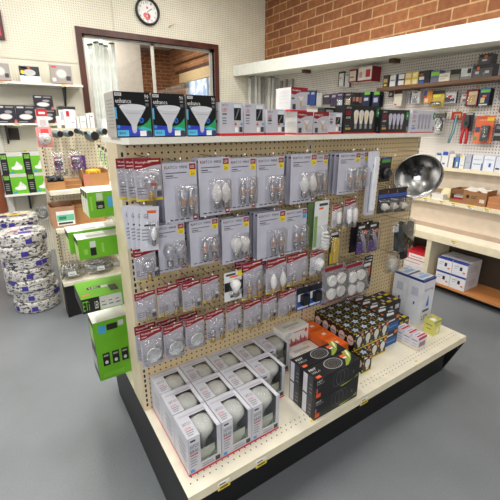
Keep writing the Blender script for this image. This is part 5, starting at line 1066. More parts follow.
for a, zb, lab in (((-0.088, 0, 0.139), .7755, 'green downlight box, left one of the lower pair on the wall shelf'), ((0.143, 0, 0.38), .7755, 'green downlight box, right one of the lower pair beside the left unit'), ((-0.078, 0, 0.135), zt2, 'green downlight box, left one of the upper pair on the wall shelf'), ((0.14, 0, 0.362), zt2, 'green downlight box, right one of the upper pair beside the left unit')):
    loc, w = on_shelf(a, zb); light_box(lab, loc, w, hh, 'green', .14)
for x, z, lab in ((0.08, 1.948, 'yellow tag on the top wall shelf below the leftmost grey box'), (0.652, 1.948, 'yellow tag on the top wall shelf below the right grey box'), (0.141, 1.533, 'yellow tag on the middle wall shelf between the dark boxes'), (0.462, 1.533, 'yellow tag on the middle wall shelf behind the pink pack')):
    price_tag('price_tag', lab, (x, 4.748, z), 0, .07, .024)
price_tag('price_tag', 'yellow tag on the left wall pegboard above the green boxes', (0.177, 4.998, 1.241), 0, .06, .02)
b = MB(); x, y, z = (0.098,4.99,1.42); b.box(-.05, .05, -.012, 0, -.065, .065, C(60, 46, 36)); b.rect(-.03, .03, -.05, .05, C(40, 30, 24), -.0125); tag(b.build('wall_plate', loc=(x, YW - .001, z)), 'dark brown blank wall plate under the dark boxes', 'wall plate')
X, Y, Z = (0.235,4.9,0.517); t = thing('wire_coil', 'grey coil of wire mesh hanging low on the left wall beside the left unit', 'coil', (X, Y, Z)); b = MB()
for q in range(9):
    r_ = .028 + .006 * q; pts = [(r_ * math.cos(a * .5 + q), -.06 + .03 * math.sin(q * 2 + a * .25), r_ * 1.15 * math.sin(a * .5 + q)) for a in range(13)]; b.tube(pts, .006, C(170, 172, 170, .4, .2), 5)
b.build('wire', t); hook((X, 4.99, Z + .07), .12, 'hook carrying the grey wire coil')
# fluorescent tubes behind the inner window
for k, (px, yt, r, m) in enumerate(((88.5, 44, .020, 0), (91.5, 43, .020, 0), (94.5, 42, .020, 0), (97.5, 41.5, .022, 0), (101, 43.5, .026, 0), (105.5, 45, .036, 1), (111.5, 43, .036, 1))):
    X, Y, Z = ((1.057,5.22,2.471), (1.093,5.22,2.486), (1.13,5.22,2.502), (1.167,5.22,2.517), (1.206,5.22,2.493), (1.259,5.22,2.482), (1.335,5.22,2.513))[k]
    t = thing('fluorescent_tube', ('narrow white tube', 'wide white tube sleeve')[m] + ' with green cap, %s from left behind the inner window' % ORD[k], 'tube', (X, Y + .04 * (k % 2), 0), 0, 'white tubes behind the window'); b = MB(); b.lathe([(r, .0), (r, Z - .02)], C(236, 238, 232, .4), 12); b.build('tube', t); b = MB(); b.lathe([(r, Z - .02), (r * 1.05, Z - .018), (r * 1.05, Z), (r * .5, Z + .006), (1e-5, Z + .006)], C(30, 90, 76), 12); b.build('cap', t)

# ================================================================== STACKED WRAPPED COILS
def coil(label, loc, rz, R, h, top, seed, group):
    random.seed(seed); t = thing('wrapped_coil', label, 'wrapped coil', loc, rz, group); Wr = WRAP
    prof = [(.04, .002), (R * .95, 0), (R * .99, h * .10), (R, h * .22), (R * .985, h * .5), (R, h * .80), (R * .985, h * .93), (R * .93, h), (.04, h * .985), (.04, .002)]
    b = MB(); b.shell(prof, WRAP, 40); b.build('wrapped_roll', t)
    for q in range(3):                                                # printed brand patches
        a = random.uniform(0, 2 * PI) if q else -1.9; da = .26; vs = []
        for i in range(5):
            for z in (h * .2, h * .62): vs.append(((R + .001) * math.cos(a + da * i / 4), (R + .001) * math.sin(a + da * i / 4), z))
        b = MB(); b.add(vs, [(2 * i, 2 * i + 2, 2 * i + 3, 2 * i + 1) for i in range(4)], C(62, 52, 148)); b.build('label_patch', t)
    if top:
        for (x0, x1, y0, y1, m) in ((-.12, -.06, -.07, .02, C(84, 62, 150)), (.03, .09, -.08, -.02, C(84, 62, 150)), (-.02, .02, .02, .08, C(196, 120, 130))) + (((-.14, .11, -.02, .05, C(222, 196, 84)),) if top == 2 else ()):
            b = MB(); b.trect(x0, x1, y0, y1, m, h + .0015); b.build('label_patch', t)
    return t
ch = .098
for k in range(7):
    dx, dy = (0, .012, -.004, -.010, .004, -.012, .004)[k], (0, .006, -.008, .004, .008, -.004, .002)[k]
    coil('white wrapped coil with blue print, %s' % ('at the bottom of the front stack', 'second from the floor in the front stack', 'third from the floor in the front stack', 'in the middle of the front stack', 'third from the top of the front stack', 'second from the top of the front stack', 'on top of the front stack at left')[k], (.018 + dx - .005 * k, 3.41 + dy, .001 + k * ch), k * 1.3, .178, ch - .001, 1 if k == 6 else 0, 11 + k, 'white wrapped coils at left')
for k in range(8):
    coil('wrapped coil %s of the rear stack behind the white coils' % ('at the floor', 'second from the floor', 'third from the floor', 'fourth from the floor', 'fifth from the floor', 'third from the top', 'second from the top', 'with yellow print on top')[k], (-.035, 3.82, .001 + k * .092), k * .9, .178, .091, 2 if k == 7 else 0, 31 + k, 'wrapped coils of the rear stack')
# ================================================================== RIGHT WALL GOODS (facing -X)
def rpack(name, label, cat, P, base, prints, d=.004, stack=0, step=.03, group=None, sidem=None, hk=True):
    X, yc, z, w, h = P
    t = thing(name, label, cat, (X, yc, z), RWALL, group); b = MB(); b.box(-w / 2, w / 2, 0, d, -h, 0, base, right=sidem or base)
    for i, p in enumerate(prints): b.rect(-w / 2 + p[0] * w, -w / 2 + p[1] * w, -p[3] * h, -p[2] * h, p[4], -.0008 - .0003 * i)
    b.build('card', t); return t
def rhook(P, label): return hook((XW, P[1], P[2] + .004), XW - P[0] + .03, label, RWALL)
K2 = C(34, 34, 38); W2 = C(222, 220, 216); N2 = C(34, 40, 78); SCREEN = C(96, 100, 96)
UP = [
 ('white card pack with black edge, leftmost of the high row on right wall', (3.45,3.267,2.117,0.095,0.161), W2, [(0, 1, 0, .12, K2), (.2, .5, .4, .46, RED), (0, .12, 0, 1, K2), (.88, 1, 0, 1, K2)], .02),
 ('pale clear pack between the black edged card and the red cream box', (3.45,3.176,2.095,0.07,0.157), C(206, 204, 204), [(.2, .7, .1, .2, GREY)], .03),
 ('red and cream hanging box, left one of the two red ones', (3.45,3.102,2.121,0.103,0.137), C(226, 214, 196), [(0, 1, 0, .12, DRED), (.2, .7, .55, .65, RED), (0, 1, .9, 1, DRED)], .10),
 ('red and white hanging box with long red side, right of the cream one', (3.39,2.881,2.117,0.193,0.15), C(226, 220, 214), [(0, 1, .88, 1, DRED), (.60, .9, .2, .7, C(190, 40, 50)), (.15, .35, .3, .7, C(200, 160, 150)), (0, .06, 0, 1, DRED)], .15),
]
for i, (lab, P, base, pr, d) in enumerate(UP):
    rpack('hanging_box', lab, 'hanging pack', P, base, pr, d, sidem=(N2 if i == 2 else C(130, 20, 34) if i == 3 else K2)); rhook(P, 'hook holding the ' + ('black edged white card pack', 'pale clear pack', 'red and cream box', 'red and white box')[i])
MID = [
 ('dark purple pack, first of the packs above the silver window boxes', (3.45,3.373,1.882,0.097,0.143), C(70, 58, 84), [(.2, .8, .1, .3, C(170, 160, 180))], 2),
 ('purple and white pack, second of the packs above the black boxes', (3.45,3.271,1.886,0.105,0.163), C(76, 62, 96), [(.2, .9, .5, .95, C(206, 214, 226)), (.2, .8, .1, .2, C(160, 150, 170))], 2),
 ('dark pack with tan bottom, third of the packs above the black boxes', (3.45,3.142,1.878,0.108,0.149), C(52, 46, 54), [(.2, .85, .45, .9, C(206, 190, 160)), (.2, .8, .1, .2, C(160, 150, 150))], 1),
 ('dark thin card, first of three striped thin ones above the black boxes', (3.45,3.05,1.87,0.062,0.154), K2, [(.2, .8, .3, .6, C(150, 90, 80))], 0),
 ('dark thin card, second of three striped thin ones above the black boxes', (3.45,3.002,1.866,0.061,0.153), K2, [(.2, .8, .3, .6, C(170, 130, 110))], 0),
 ('dark thin card, third of three striped thin ones above the black boxes', (3.45,2.955,1.863,0.06,0.152), K2, [(.2, .8, .3, .7, C(150, 90, 80))], 0),
 ('navy pack with green header, left one of the two above black boxes', (3.45,2.876,1.869,0.095,0.156), N2, [(.2, 1, .0, .2, C(120, 190, 70)), (.2, .8, .4, .6, C(190, 196, 214))], 3),
 ('navy pack with green header, right one of the two above black boxes', (3.45,2.747,1.86,0.091,0.153), N2, [(.2, 1, .0, .2, C(120, 190, 70)), (.2, .8, .4, .7, C(180, 186, 206))], 3),
 ('small black parts pack left of the cream pack under the plank shelf', (3.49,2.591,1.87,0.059,0.073), K2, [(.2, .8, .4, .8, C(170, 170, 170))], 0),
 ('cream pack with dark header under the left end of the plank shelf', (3.45,2.471,1.85,0.091,0.149), C(222, 214, 196), [(0, 1, 0, .2, C(70, 36, 34)), (.1, .4, .85, .92, RED)], 3),
 ('white card with grey tool and blue edge under the plank shelf', (3.47,2.293,1.83,0.103,0.112), W2, [(0, .12, 0, 1, C(60, 80, 150)), (.3, .7, .05, .12, INK), (.25, .75, .4, .95, C(150, 152, 158))], 2),
 ('orange pack with blue corner, under the middle of the plank shelf', (3.47,2.152,1.828,0.089,0.113), C(220, 150, 50), [(0, .3, .0, .4, C(60, 90, 170)), (.1, .5, .6, .9, C(226, 206, 190)), (.0, .3, .4, .55, RED)], 1),
 ('yellow card with a silver cylinder under the plank shelf', (3.47,2.054,1.822,0.121,0.147), C(206, 180, 90), [(0, 1, 0, .2, C(60, 58, 50)), (.1, .7, .22, .38, C(226, 220, 80))], 0),
 ('black red and white pack right of the yellow card', (3.47,1.937,1.805,0.099,0.1), C(206, 200, 200), [(.0, .5, .5, .9, K2), (.2, .6, .3, .5, RED), (.5, .9, .6, .85, N2)], 1),
 ('small grey card with orange sticker under the plank shelf', (3.49,1.823,1.779,0.051,0.07), C(196, 194, 192), [(.2, .8, .1, .3, ORANGE), (.2, .9, .6, .95, C(110, 110, 112))], 0),
 ('dark red card with a tan roll under the plank shelf', (3.47,1.749,1.807,0.095,0.136), C(140, 30, 40), [(.2, .95, .1, .9, C(206, 186, 150)), (.3, .8, .35, .8, C(196, 164, 110))], 2),
 ('navy card with green stripe and brass part', (3.47,1.648,1.811,0.084,0.136), N2, [(.1, 1, .08, .24, C(120, 200, 90)), (0, 1, 0, .08, C(80, 130, 190)), (.35, .7, .4, .52, ORANGE), (.2, .6, .55, .85, C(206, 190, 140)), (.1, .9, .92, 1, C(214, 216, 220))], 4),
]
cards_done = 0
for i, (lab, P, base, pr, nb) in enumerate(MID):
    t = rpack('hanging_pack', lab, 'hanging pack', P, base, pr, .006)
    if i == 12:
        b = MB(); b.tube([(-P[3] * .36, -.03, -P[4] * .78), (P[3] * .36, -.03, -P[4] * .78)], .018, CHROME, 10); b.build('cylinder', t)
    if i in (1, 2, 10, 13, 15):
        b = MB(); b.dome(-P[3] * .42, P[3] * .42, -.96 * P[4], -.3 * P[4], .025, CLEAR, .2, -.001); b.build('blister', t)
    short = lab.split(',')[0] if i not in (3, 4, 5, 6, 7) else ('first thin dark card', 'second thin dark card', 'third thin dark card', 'left navy green pack', 'right navy green pack')[i - 3]
    rhook(P, 'wall hook holding the ' + short.split(' under ')[0])
    for k in range(min(nb, 3)):
        b = MB(); b.box(-P[3] / 2, P[3] / 2, 0, .005, -P[4], 0, K2 if i not in (9, 10) else C(196, 192, 186)); b.rect(-P[3] * .3, P[3] * .4, -P[4] * .2, -P[4] * .08, C(150, 150, 150))
        tag(b.build('hanging_pack', loc=(P[0] + .022 * (k + 1), P[1], P[2] - .001 * k), rz=RWALL), '%s pack behind the %s' % (('next', 'third', 'fourth')[k], short.split(' under ')[0]), 'hanging pack', 'packs hidden behind front packs on right wall')
# lower row: bagged cables, teal cable, stripper, tester, dark pack
P = (3.47,2.002,1.624,0.123,0.217); t = thing('cable_bag', 'clear bag of white and black cable beside the silver four bulb box', 'parts bag', (P[0], P[1], P[2]), RWALL); w, h = P[3], P[4]; b = MB(); random.seed(5)
for q in range(7): b.tube([(random.uniform(-w * .4, w * .4), -.02 - random.uniform(0, .02), -h * (.15 + .8 * random.random())) for _ in range(4)], .008, (W2, C(210, 210, 214), K2)[q % 3], 5)
b.build('cables', t); b = MB(); b.box(-w * .4, w * .4, -.01, .01, -.22 * h, -.02 * h, K2); b.build('plug', t); b = MB(); b.dome(-w / 2, w / 2, -h, 0, .06, BAG, .2, .012); b.build('bag', t); rhook(P, 'hook holding the clear bag of white cable')
P = (3.49,1.866,1.629,0.094,0.282); t = rpack('cable_card', 'narrow card with red header and teal cables, left of the wire stripper', 'cable pack', P[:4] + (P[4] * .24,), C(170, 40, 44), [(.3, .9, .25, .8, C(214, 160, 90))], .003); w, h = P[3], P[4]; b = MB()
for q in range(3): b.tube([(w * (.2 - .1 * q), -.012, -.1 * h), (w * (.1 - .1 * q), -.016, -.6 * h), (-w * (.25 + .06 * q), -.012, -.98 * h)], .005, (C(40, 130, 140), C(190, 194, 196), C(30, 110, 120))[q], 6)
b.build('cable', t); rhook(P, 'hook holding the teal cable card')
P = (3.49,1.76,1.617,0.096,0.154); t = rpack('tool_card', 'wire stripper tool with red handles on a black and red card', 'tool pack', P, C(40, 38, 40), [(0, .28, 0, 1, C(170, 34, 44)), (.3, .9, .02, .1, C(190, 190, 190))], .004); w, h = P[3], P[4]
b = MB(); b.prism([(-.02, -.25 * h), (.0, -.12 * h), (.02, -.25 * h), (.026, -.55 * h), (.012, -.95 * h), (-.014, -.95 * h), (-.028, -.55 * h)], -.022, -.006, C(90, 92, 96, .3, .6)); b.lathe([(.012, -.003), (.014, 0), (1e-5, .002)], C(60, 60, 62), 10, (0, -.024, -.55 * h), True, Matrix.Rotation(PI / 2, 3, 'X')); b.build('jaw', t)
for sgn in (-1, 1):
    b = MB(); b.tube([(sgn * .012, -.014, -.85 * h), (sgn * .020, -.014, -1.15 * h), (sgn * .024, -.014, -1.5 * h), (sgn * .020, -.014, -1.72 * h)], .013, C(190, 28, 40, .4), 8); b.build('handle', t)
rhook(P, 'hook holding the wire stripper card')
P = (3.49,1.614,1.589,0.147,0.227); t = rpack('tester_card', 'orange card with a grey handheld meter right of the wire stripper', 'tool pack', P, C(232, 116, 76), [(.05, .6, .02, .12, C(214, 90, 56)), (.62, .98, .06, .18, YEL), (.05, .3, .4, .6, C(80, 80, 110)), (.05, .2, .75, .9, C(90, 150, 90)), (.2, .7, .14, .16, C(250, 190, 160))], .004); w, h = P[3], P[4]
b = MB(); b.prism([(-.002, -.36 * h), (.05, -.36 * h), (.056, -.45 * h), (.050, -.62 * h), (.054, -.92 * h), (-.004, -.92 * h), (-.002, -.62 * h), (-.008, -.45 * h)], -.034, -.005, C(60, 62, 66, .35)); b.build('meter', t)
b = MB(); b.rect(.006, .042, -.56 * h, -.46 * h, SCREEN, -.0345); b.build('screen', t); b = MB(); b.disc(.024, -.74 * h, .012, .012, C(150, 150, 152), -.0345); b.build('dial', t); b = MB(); b.dome(-.012, .062, -.96 * h, -.32 * h, .045, CLEAR, .15, -.001); b.build('blister', t); rhook(P, 'hook holding the orange meter card')
P = (3.47,1.476,1.522,0.078,0.135); rpack('tool_card', 'dark tool card cut by the right edge of the photo', 'tool pack', P, C(44, 44, 48), [(.1, .8, .1, .3, C(120, 120, 124)), (.0, .9, .55, .7, C(150, 150, 150))], .03); rhook(P, 'hook holding the dark tool card at the right edge')
P = (3.49,1.474,1.727,0.102,0.112); rpack('tool_card', 'red card at the extreme right edge above the dark tool card', 'tool pack', P, C(180, 60, 66), [], .02); rhook(P, 'hook holding the red card at the extreme right')
for i, (x, y) in enumerate(((412, 90), (463, 85.5), (478, 111), (446, 112), (457, 110), (471, 111), (381, 88), (357, 90))):
    p = ((3.54,2.405,1.858,0.048,0.022), (3.54,1.747,1.846,0.054,0.025), (3.54,1.615,1.581,0.075,0.018), (3.54,1.992,1.638,0.051,0.019), (3.54,1.893,1.656,0.049,0.019), (3.54,1.77,1.639,0.055,0.019), (3.54,2.803,1.913,0.056,0.025), (3.54,3.097,1.915,0.062,0.021))[i]
    if i == 2: continue
    price_tag('price_tag', ('yellow tag under the plank shelf beside the white tool card', 'yellow tag under the plank shelf over the navy card', '', 'yellow tag over the clear cable bag', 'yellow tag over the teal cable card', 'yellow tag over the wire stripper', 'yellow tag left of the plank shelf end', 'yellow tag under the high red cream box')[i], (XW - .001, p[1], p[2]), RWALL, .05, .022)
# boxes on the plank shelf
def sbox(label, P, m, prints=(), d=.09, zb=1.8855, side=None, group='boxes on the plank shelf', X=3.36):
    y0, y1, h = P; w = y0 - y1
    b = MB(); b.box(-w / 2, w / 2, 0, d, 0, h, m, right=side or m)
    for i, p in enumerate(prints): b.rect(-w / 2 + p[0] * w, -w / 2 + p[1] * w, p[2] * h, p[3] * h, p[4], -.0006 - .0003 * i)
    return tag(b.build('small_box', loc=(X, (y0 + y1) / 2, zb), rz=RWALL), label, 'box', group)
def YS(a): return a
B3 = [
 ('dark box with tan label at the left end of the plank shelf', (2.603, 2.542, .115), C(60, 56, 52), ((.1, .8, .4, .7, C(196, 170, 120)), (.2, .7, .1, .25, YEL))),
 ('white box beside the dark tan labelled one on the plank shelf', (2.524, 2.46, .105), W2, ((.1, .8, .5, .6, GREY),)),
 ('navy and white box, lower one of the stacked navy pair', (2.454, 2.358, .055), N2, ((.3, .95, .1, .9, W2),)),
 ('yellow edged cream box, lower left of four on the plank shelf', (2.354, 2.281, .055), C(214, 168, 60), ((.12, .85, .12, .85, C(226, 206, 166)),)),
 ('yellow edged cream box, lower right of four on the plank shelf', (2.278, 2.214, .055), C(220, 190, 60), ((.12, .85, .12, .85, C(226, 214, 176)),)),
 ('black and blue box right of the yellow edged ones on the plank shelf', (2.208, 2.098, .11), K2, ((.0, .5, .0, .22, BLUE), (.05, .5, .3, .55, W2), (.05, .4, .6, .8, C(150, 80, 70)))),
 ('lilac box with bright green top band on the plank shelf', (2.088, 2.012, .1), C(110, 112, 140), ((0, 1, .55, .85, C(130, 200, 60)),)),
 ('cream printed low box in the middle of the plank shelf', (2.009, 1.912, .068), C(222, 216, 196), ((.1, .8, .6, .66, GREY), (.1, .6, .3, .36, GREY))),
]
for lab, P, m, pr in B3: sbox(lab, P, m, pr)
for lab, i, zb in (('navy and white box, upper one of the stacked navy pair', 2, 1.941), ('yellow edged cream box, upper left of four on the plank shelf', 3, 1.941), ('yellow edged cream box, upper right of four on the plank shelf', 4, 1.941)):
    _, P, m, pr = B3[i]; sbox(lab, P, m, pr, zb=zb)
sbox('low box with a dark lid right of the cream printed box', (1.907, 1.825, .088), C(126, 122, 110), ((0, 1, .55, 1, C(34, 32, 32)),)); sbox('white and black picture box at the right half of the plank shelf', (1.817, 1.73, .09), C(206, 206, 204), ((.6, .95, .5, .9, K2), (.4, .7, .1, .4, W2), (0, 1, 0, .25, C(120, 120, 120))))
for k, (a, c, zb, h) in enumerate(((1.722, 1.649, 1.8855, .10), (1.647, 1.57, 1.8855, .10), (1.69, 1.596, 1.986, .075))):
    sbox(('grey dark box, left one below at the right end of plank shelf', 'grey dark box, right one below at the right end of plank shelf', 'grey dark box with orange sticker, topmost at the right end of plank shelf')[k], (a, c, h), C(92, 90, 92), ((0, 1, .7, 1, C(50, 48, 50)), (.3, .7, .3, .5, C(206, 204, 204)), ((.45, .7, .6, .85, ORANGE) if k != 1 else (.1, .3, .2, .4, GREY))), zb=zb, d=.1)
# small blue and white boxes on the upper ledge
LZ = 1.138
LE = [
 (418, 425, 158, 'white box with blue top, first on the ledge right of the post', W2, ((0, 1, .75, 1, C(50, 70, 160)),)), (426.5, 434, 160, 'white box with orange mark on the ledge behind the reflector', W2, ((.2, .7, .6, .72, ORANGE),)), (435, 439.5, 153, 'white box with blue lid standing on the ledge', W2, ((0, 1, .85, 1, BLUE), (.2, .8, .4, .46, GREY))), (440.5, 447, 151, 'white box with blue shape under the teal cables', W2, ((.1, .9, .75, .98, C(50, 80, 170)), (.2, .6, .2, .3, BLUE))),
 (448, 454, 154, 'white box with navy side on the ledge', W2, ((.75, 1, 0, .8, N2),)), (455, 458, 157, 'thin blue box on the ledge under the wire stripper', C(70, 130, 196), ((.2, .8, .2, .6, W2),)), (459, 463.5, 156, 'white box with yellow top on the ledge', W2, ((.0, .6, .9, 1, YEL), (.2, .8, .3, .34, GREY))), (464.5, 470, 155, 'grey box on the ledge under the orange meter', C(176, 182, 196), ((.2, .8, .5, .54, GREY),)),
 (471.5, 482, 155, 'wide white printed box on the ledge below the orange meter', C(216, 220, 228), ((.1, .9, .7, .73, C(140, 150, 180)), (.1, .8, .4, .46, C(150, 150, 170)), (.9, 1, 0, .5, BLUE))), (483, 494, 156, 'wide white box with blue spot near the right end of ledge', C(218, 222, 230), ((.5, .7, .3, .55, C(60, 90, 190)), (.1, .9, .75, .78, C(140, 150, 180)))), (495, 503, 157, 'white box cut by the right edge of the photo on the ledge', C(210, 214, 226), ((.1, .6, .2, .3, K2),)),
]
LT = {(418,425,158): None}
def ledge(y0, y1, h, lab, m, pr, X=3.435): sbox(lab, (y0, y1, h), m, pr, d=.085, zb=1.1285, group='blue and white boxes on the ledge', X=X)
LPOS = [(2.14,2.066,0.075),(2.05,1.974,0.061),(1.965,1.92,0.131),(1.911,1.849,0.153),(1.84,1.785,0.13),(1.776,1.749,0.107),(1.74,1.7,0.119),(1.692,1.645,0.13),(1.632,1.546,0.135),(1.538,1.452,0.133),(1.444,1.385,0.13)]
for (y0, y1, h), (_, _, _, lab, m, pr) in zip(LPOS, LE): ledge(y0, y1, max(h, .05), lab, m, pr)
# goods on the middle shelf
MZ = .8455
A, B_ = 1.719, 1.412
w = A - B_; t = thing('open_carton', 'open brown carton with crumpled paper and dark items on the middle shelf', 'carton', (3.325, (A + B_) / 2, MZ), RWALL); e = .004; D, Hh = .17, .12
b = MB(); Cb = C(150, 106, 66, .85); b.box(-w / 2, -w / 2 + e, 0, D, 0, Hh, Cb); b.box(w / 2 - e, w / 2, 0, D, 0, Hh * 1.1, Cb); b.box(-w / 2 + e, w / 2 - e, D - e, D, 0, Hh, Cb); b.box(-w / 2 + e, w / 2 - e, e, D - e, 0, e, Cb); b.box(-.04, w / 2 - e, 0, e, 0, Hh * .98, Cb); b.box(-w / 2 + e, -.04, 0, e, 0, .03, Cb)
b.disc(.0, .07, .014, .016, K2); b.rect(.03, .07, .06, .066, K2); b.rect(.03, .08, .075, .079, K2); b.rect(.10, .14, .03, .06, C(206, 190, 170)); b.build('carton', t)
b = MB(); b.prism([(-w / 2 + .004, .08), (-.045, .075), (-.03, .12), (-w / 2 + .02, .125)], .002, .006, C(120, 82, 50, .85)); b.build('flap', t)
b = MB(); random.seed(9); vs = []; n = 7
for i in range(n):
    for j in range(5): vs.append((-.05 + (w / 2 + .04) * i / (n - 1), .015 + .14 * j / 4, .118 + random.uniform(-.015, .028)))
b.add(vs, [(i * 5 + j, i * 5 + 5 + j, i * 5 + 6 + j, i * 5 + 1 + j) for i in range(n - 1) for j in range(4)], C(220, 214, 204)); b.build('packing_paper', t)
for k in range(3):
    b = MB(); b.box(-.05, .05, 0, .11, 0, .018, (C(36, 34, 36), C(170, 30, 44), C(206, 200, 200))[k]); tag(b.build('flat_pack', loc=(3.345, (A + B_) / 2 + w / 2 - .075, MZ + .006 + .02 * k), rz=RWALL), ('black flat pack at the bottom left inside the open brown carton', 'red flat pack in the middle inside the open brown carton', 'white flat pack uppermost inside the open brown carton')[k], 'flat pack')
ya = 1.409
b = MB(); b.box(-.18, .18, 0, .18, 0, .092, C(176, 118, 76, .85)); b.rect(-.18, .18, .044, .048, C(196, 146, 100)); tag(b.build('small_carton', loc=(3.325, ya - .19, MZ), rz=RWALL), 'closed orange brown carton at the right edge of the middle shelf', 'carton')
X, Y, Z = (3.4,1.794,0.932)
t = thing('tape_roll', 'cream tape roll standing behind the open brown carton', 'tape roll', (3.42, Y, MZ)); b = MB(); b.lathe([(.02, -.02), (.052, -.02), (.052, .02), (.02, .02)], C(222, 210, 170), 20, (0, 0, .053), True, Matrix.Rotation(PI / 2, 3, 'Y')); b.build('roll', t)
for k, (y, m, s, lab) in enumerate(((1.84, C(216, 214, 208), (.11, .07, .05), 'pale folded paper packet on the middle shelf left of the tape roll'), (1.959, C(208, 196, 170), (.10, .07, .04), 'cream packet on the middle shelf behind the reflector'), (1.911, C(150, 128, 100), (.12, .06, .075), 'brown low packet at the back of the middle shelf'))):
    b = MB(); b.box(-s[0] / 2, s[0] / 2, 0, s[1], 0, s[2], m); b.trect(-.03, .02, .01, .03, GREY, s[2] + .0006); tag(b.build('paper_packet', loc=((3.335, 3.335, 3.45)[k], y, MZ), rz=RWALL), lab, 'packet')
b = MB(); b.box(-.10, .10, 0, .1, 0, .004, C(150, 152, 158)); b.rect(-.04, .06, 0, .003, WHITE); tag(b.build('paper_sheet', loc=(3.325, 1.454 - .0, MZ + .0) if False else (3.325, B_ - .0 - .0, MZ), rz=RWALL), 'grey printed sheet under the edge between the two brown cartons', 'sheet') if False else None
for i, (y, zz, X, lab) in enumerate(((2.056, .845, 3.299, 'yellow tag on middle shelf edge, first from the post'), (1.927, .845, 3.299, 'yellow tag on middle shelf edge, second from the post'), (1.769, .845, 3.299, 'yellow tag on middle shelf edge before the tape roll'), (1.658, .845, 3.299, 'yellow tag on middle shelf edge under the open carton'), (1.518, .845, 3.299, 'yellow tag on middle shelf edge under the carton side'), (1.378, .845, 3.299, 'yellow tag on middle shelf edge under the closed carton'), (1.537, .540, 3.169, 'yellow tag on the counter front lip'))):
    price_tag('price_tag', lab, (X, y, zz), RWALL, .052, .03, YEL, WHITE)
# boxes in the cabinet below the counter
FX = 3.215
for k in range(4):
    r_, c = divmod(k, 2)
    t = thing('filter_box', 'white blue topped box in the counter, %s' % ('lower left of four', 'lower right of four', 'upper left of four', 'upper right of four')[k], 'box', (FX, 1.605 - .137 * c, .0905 + .130 * r_), RWALL, 'white blue topped boxes'); w, h, d = .133, .128, .24
    b = MB(); b.box(-w / 2, w / 2, 0, d, 0, h, C(222, 222, 226, .45)); b.rect(-w / 2, w / 2, .112, h, C(36, 54, 150)); b.trect(-w / 2, w / 2, 0, .03, C(36, 54, 150), h + .0006); b.trect(-.05, .05, .05, .09, C(200, 204, 216), h + .0006)
    b.rect(.0, .022, .05, .085, K2); b.rect(.03, .05, .03, .045, C(226, 110, 70)); b.rect(-.05, -.01, .08, .085, GREY); b.rect(-.05, -.02, .06, .064, GREY); b.add([(w / 2 + .0006, .06, .03), (w / 2 + .0006, .18, .03), (w / 2 + .0006, .18, .09), (w / 2 + .0006, .06, .09)], [(0, 1, 2, 3)], C(206, 206, 212)); b.build('carton', t)
X, Y, Z = (3.24,1.85,0.246)
def cbox(label, y, z, w, h, m, prints=(), X=3.23, d=.2): sbox(label, (y + w / 2, y - w / 2, h), m, prints, d=d, zb=z, group='boxes left in the counter', X=X)
cbox('white box at the bottom left of the counter divider', 1.955, .0905, .30, .085, C(214, 212, 214), ((.1, .6, .6, .66, GREY),))
cbox('white box under the red box in the counter', 1.93, .1762, .26, .055, W2, ((.1, .8, .4, .5, RED),)); cbox('red and white box in the counter left of the divider', 1.895, .2320, .2, .095, C(200, 34, 46), ((.08, .95, .08, .62, C(236, 226, 222)), (.2, .8, .3, .36, RED)))
cbox('pale pink box behind the post in the counter', 2.20, .0905, .17, .22, C(190, 170, 172), ((.1, .8, .6, .65, GREY),)); cbox('grey white flat box on top of the pale pink box', 2.20, .3112, .17, .05, C(196, 190, 188))
# long white strips leaning below the valance near the corner
SP = [(3.251,4.9,2.195),(3.306,4.9,2.219),(3.361,4.9,2.23),(3.427,4.9,2.241),(3.494,4.9,2.231),(3.48,4.789,2.206),(3.48,4.699,2.19),(3.48,4.611,2.168),(3.48,4.502,2.118),(3.48,4.384,2.133),(3.48,4.248,2.121)]
for k, (x, y, zt) in enumerate(SP):
    t = thing('trim_strip', 'long %s strip, %s from left, standing below the valance corner' % ('white' if k < 8 else 'grey', ORD[k]), 'strip', (x, y, 1.1285 if k > 4 else .5515), PI / 2 if k < 5 else 0, 'long strips below the valance'); m = (C(226, 226, 222, .35), C(190, 190, 190, .3, .4), C(236, 234, 228, .35))[k % 3] if k < 8 else C(150, 146, 140, .3, .4); wd = (.034, .028, .042)[k % 3]
    b = MB(); hh = zt - (1.1285 if k > 4 else .5515); b.add([(-.01, -wd / 2, 0), (-.01, wd / 2, 0), (.01, wd / 2, 0), (.01, -wd / 2, 0), (.03, -wd / 2, hh), (.03, wd / 2, hh), (.05, wd / 2, hh), (.05, -wd / 2, hh)], [(0, 1, 2, 3), (4, 7, 6, 5), (0, 4, 5, 1), (1, 5, 6, 2), (2, 6, 7, 3), (3, 7, 4, 0)], m); b.build('strip', t)
    b = MB(); b.box(.028, .052, -wd / 2, wd / 2, hh, hh + .012, C(120, 116, 110)); b.build('end_cap', t)
for k, (P, m, lab) in enumerate((((3.47,3.859,1.952,0.091,0.179), C(40, 66, 130), 'blue pack right of the stacked red topped box, left one of two'), ((3.47,3.767,1.945,0.099,0.177), C(46, 76, 146), 'blue pack right of the stacked red topped box, right one of two'), ((3.47,3.648,1.912,0.086,0.161), C(206, 204, 200), 'pale pack right of the two blue packs'), ((3.47,3.514,1.881,0.132,0.113), C(66, 60, 70), 'dark wide pack between the pale pack and the purple packs'))):
    rpack('hanging_pack', lab, 'hanging pack', P, m, [(.2, .8, .1, .25, C(190, 190, 200))], .02); rhook(P, 'hook holding the ' + ('left blue pack', 'right blue pack', 'pale pack', 'dark wide pack')[k])

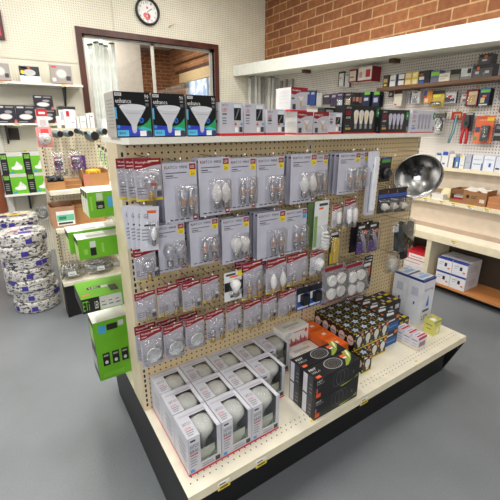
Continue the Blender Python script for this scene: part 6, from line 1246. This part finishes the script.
# ================================================================== CAMERA AND LIGHT
cam = bpy.data.cameras.new('camera'); co = bpy.data.objects.new('camera', cam); COL.objects.link(co); SC.camera = co
cam.sensor_width = 36; cam.sensor_fit = 'HORIZONTAL'; cam.lens = 360 / 500 * 36; cam.shift_x = (250 - 248) / 500; cam.shift_y = (238 - 250) / 500
yaw = math.radians(56.884); pit = math.radians(17.281)
F = Vector((math.cos(yaw) * math.cos(pit), math.sin(yaw) * math.cos(pit), -math.sin(pit))); co.location = (0, 0, 1.506); co.rotation_euler = F.to_track_quat('-Z', 'Y').to_euler(); cam.clip_start = .02
def lamp(x, y, sx, sy, p, z=ZC - .03, col=(1, .975, .93)):
    l = bpy.data.lights.new('ceiling_or_fill_lamp', 'AREA'); l.shape = 'RECTANGLE'; l.size = sx; l.size_y = sy; l.energy = p; l.color = col; o = bpy.data.objects.new('ceiling_or_fill_lamp', l); COL.objects.link(o); o.location = (x, y, z)
for x in (-1.3, .6, 2.1):
    for y, p in ((-1.0, 12), (1.5, 30), (2.5, 30), (3.7, 23)): lamp(x, y, .3, 1.25, p * (.7 if x > 1 else 1))
l = bpy.data.lights.new('front_fill_light', 'AREA'); l.shape = 'RECTANGLE'; l.size = 3.5; l.size_y = 1.8; l.energy = 88; l.color = (.97, .98, 1); o = bpy.data.objects.new('front_fill_light', l); COL.objects.link(o); o.location = (-2.4, -2.4, 2.1); o.rotation_euler = Vector((.75, .66, -.05)).to_track_quat('-Z', 'Y').to_euler()  # added fill from behind the camera to brighten the pack fronts, no real window
lamp(1.2, 5.75, .8, .5, 26, 2.95); lamp(3.0, 8.0, .6, 1.2, 34, 3.3)  # fill lights added to brighten the room behind the inner window
W = bpy.data.worlds.new('world'); SC.world = W; W.use_nodes = True; bg = W.node_tree.nodes['Background']; bg.inputs[0].default_value = (.92, .96, 1, 1); bg.inputs[1].default_value = .20
SC.view_settings.view_transform = 'Standard'; SC.view_settings.look = 'None'; SC.view_settings.gamma = 1; SC.view_settings.exposure = 0.08
SC.cycles.transparent_max_bounces = 24; SC.cycles.max_bounces = 8
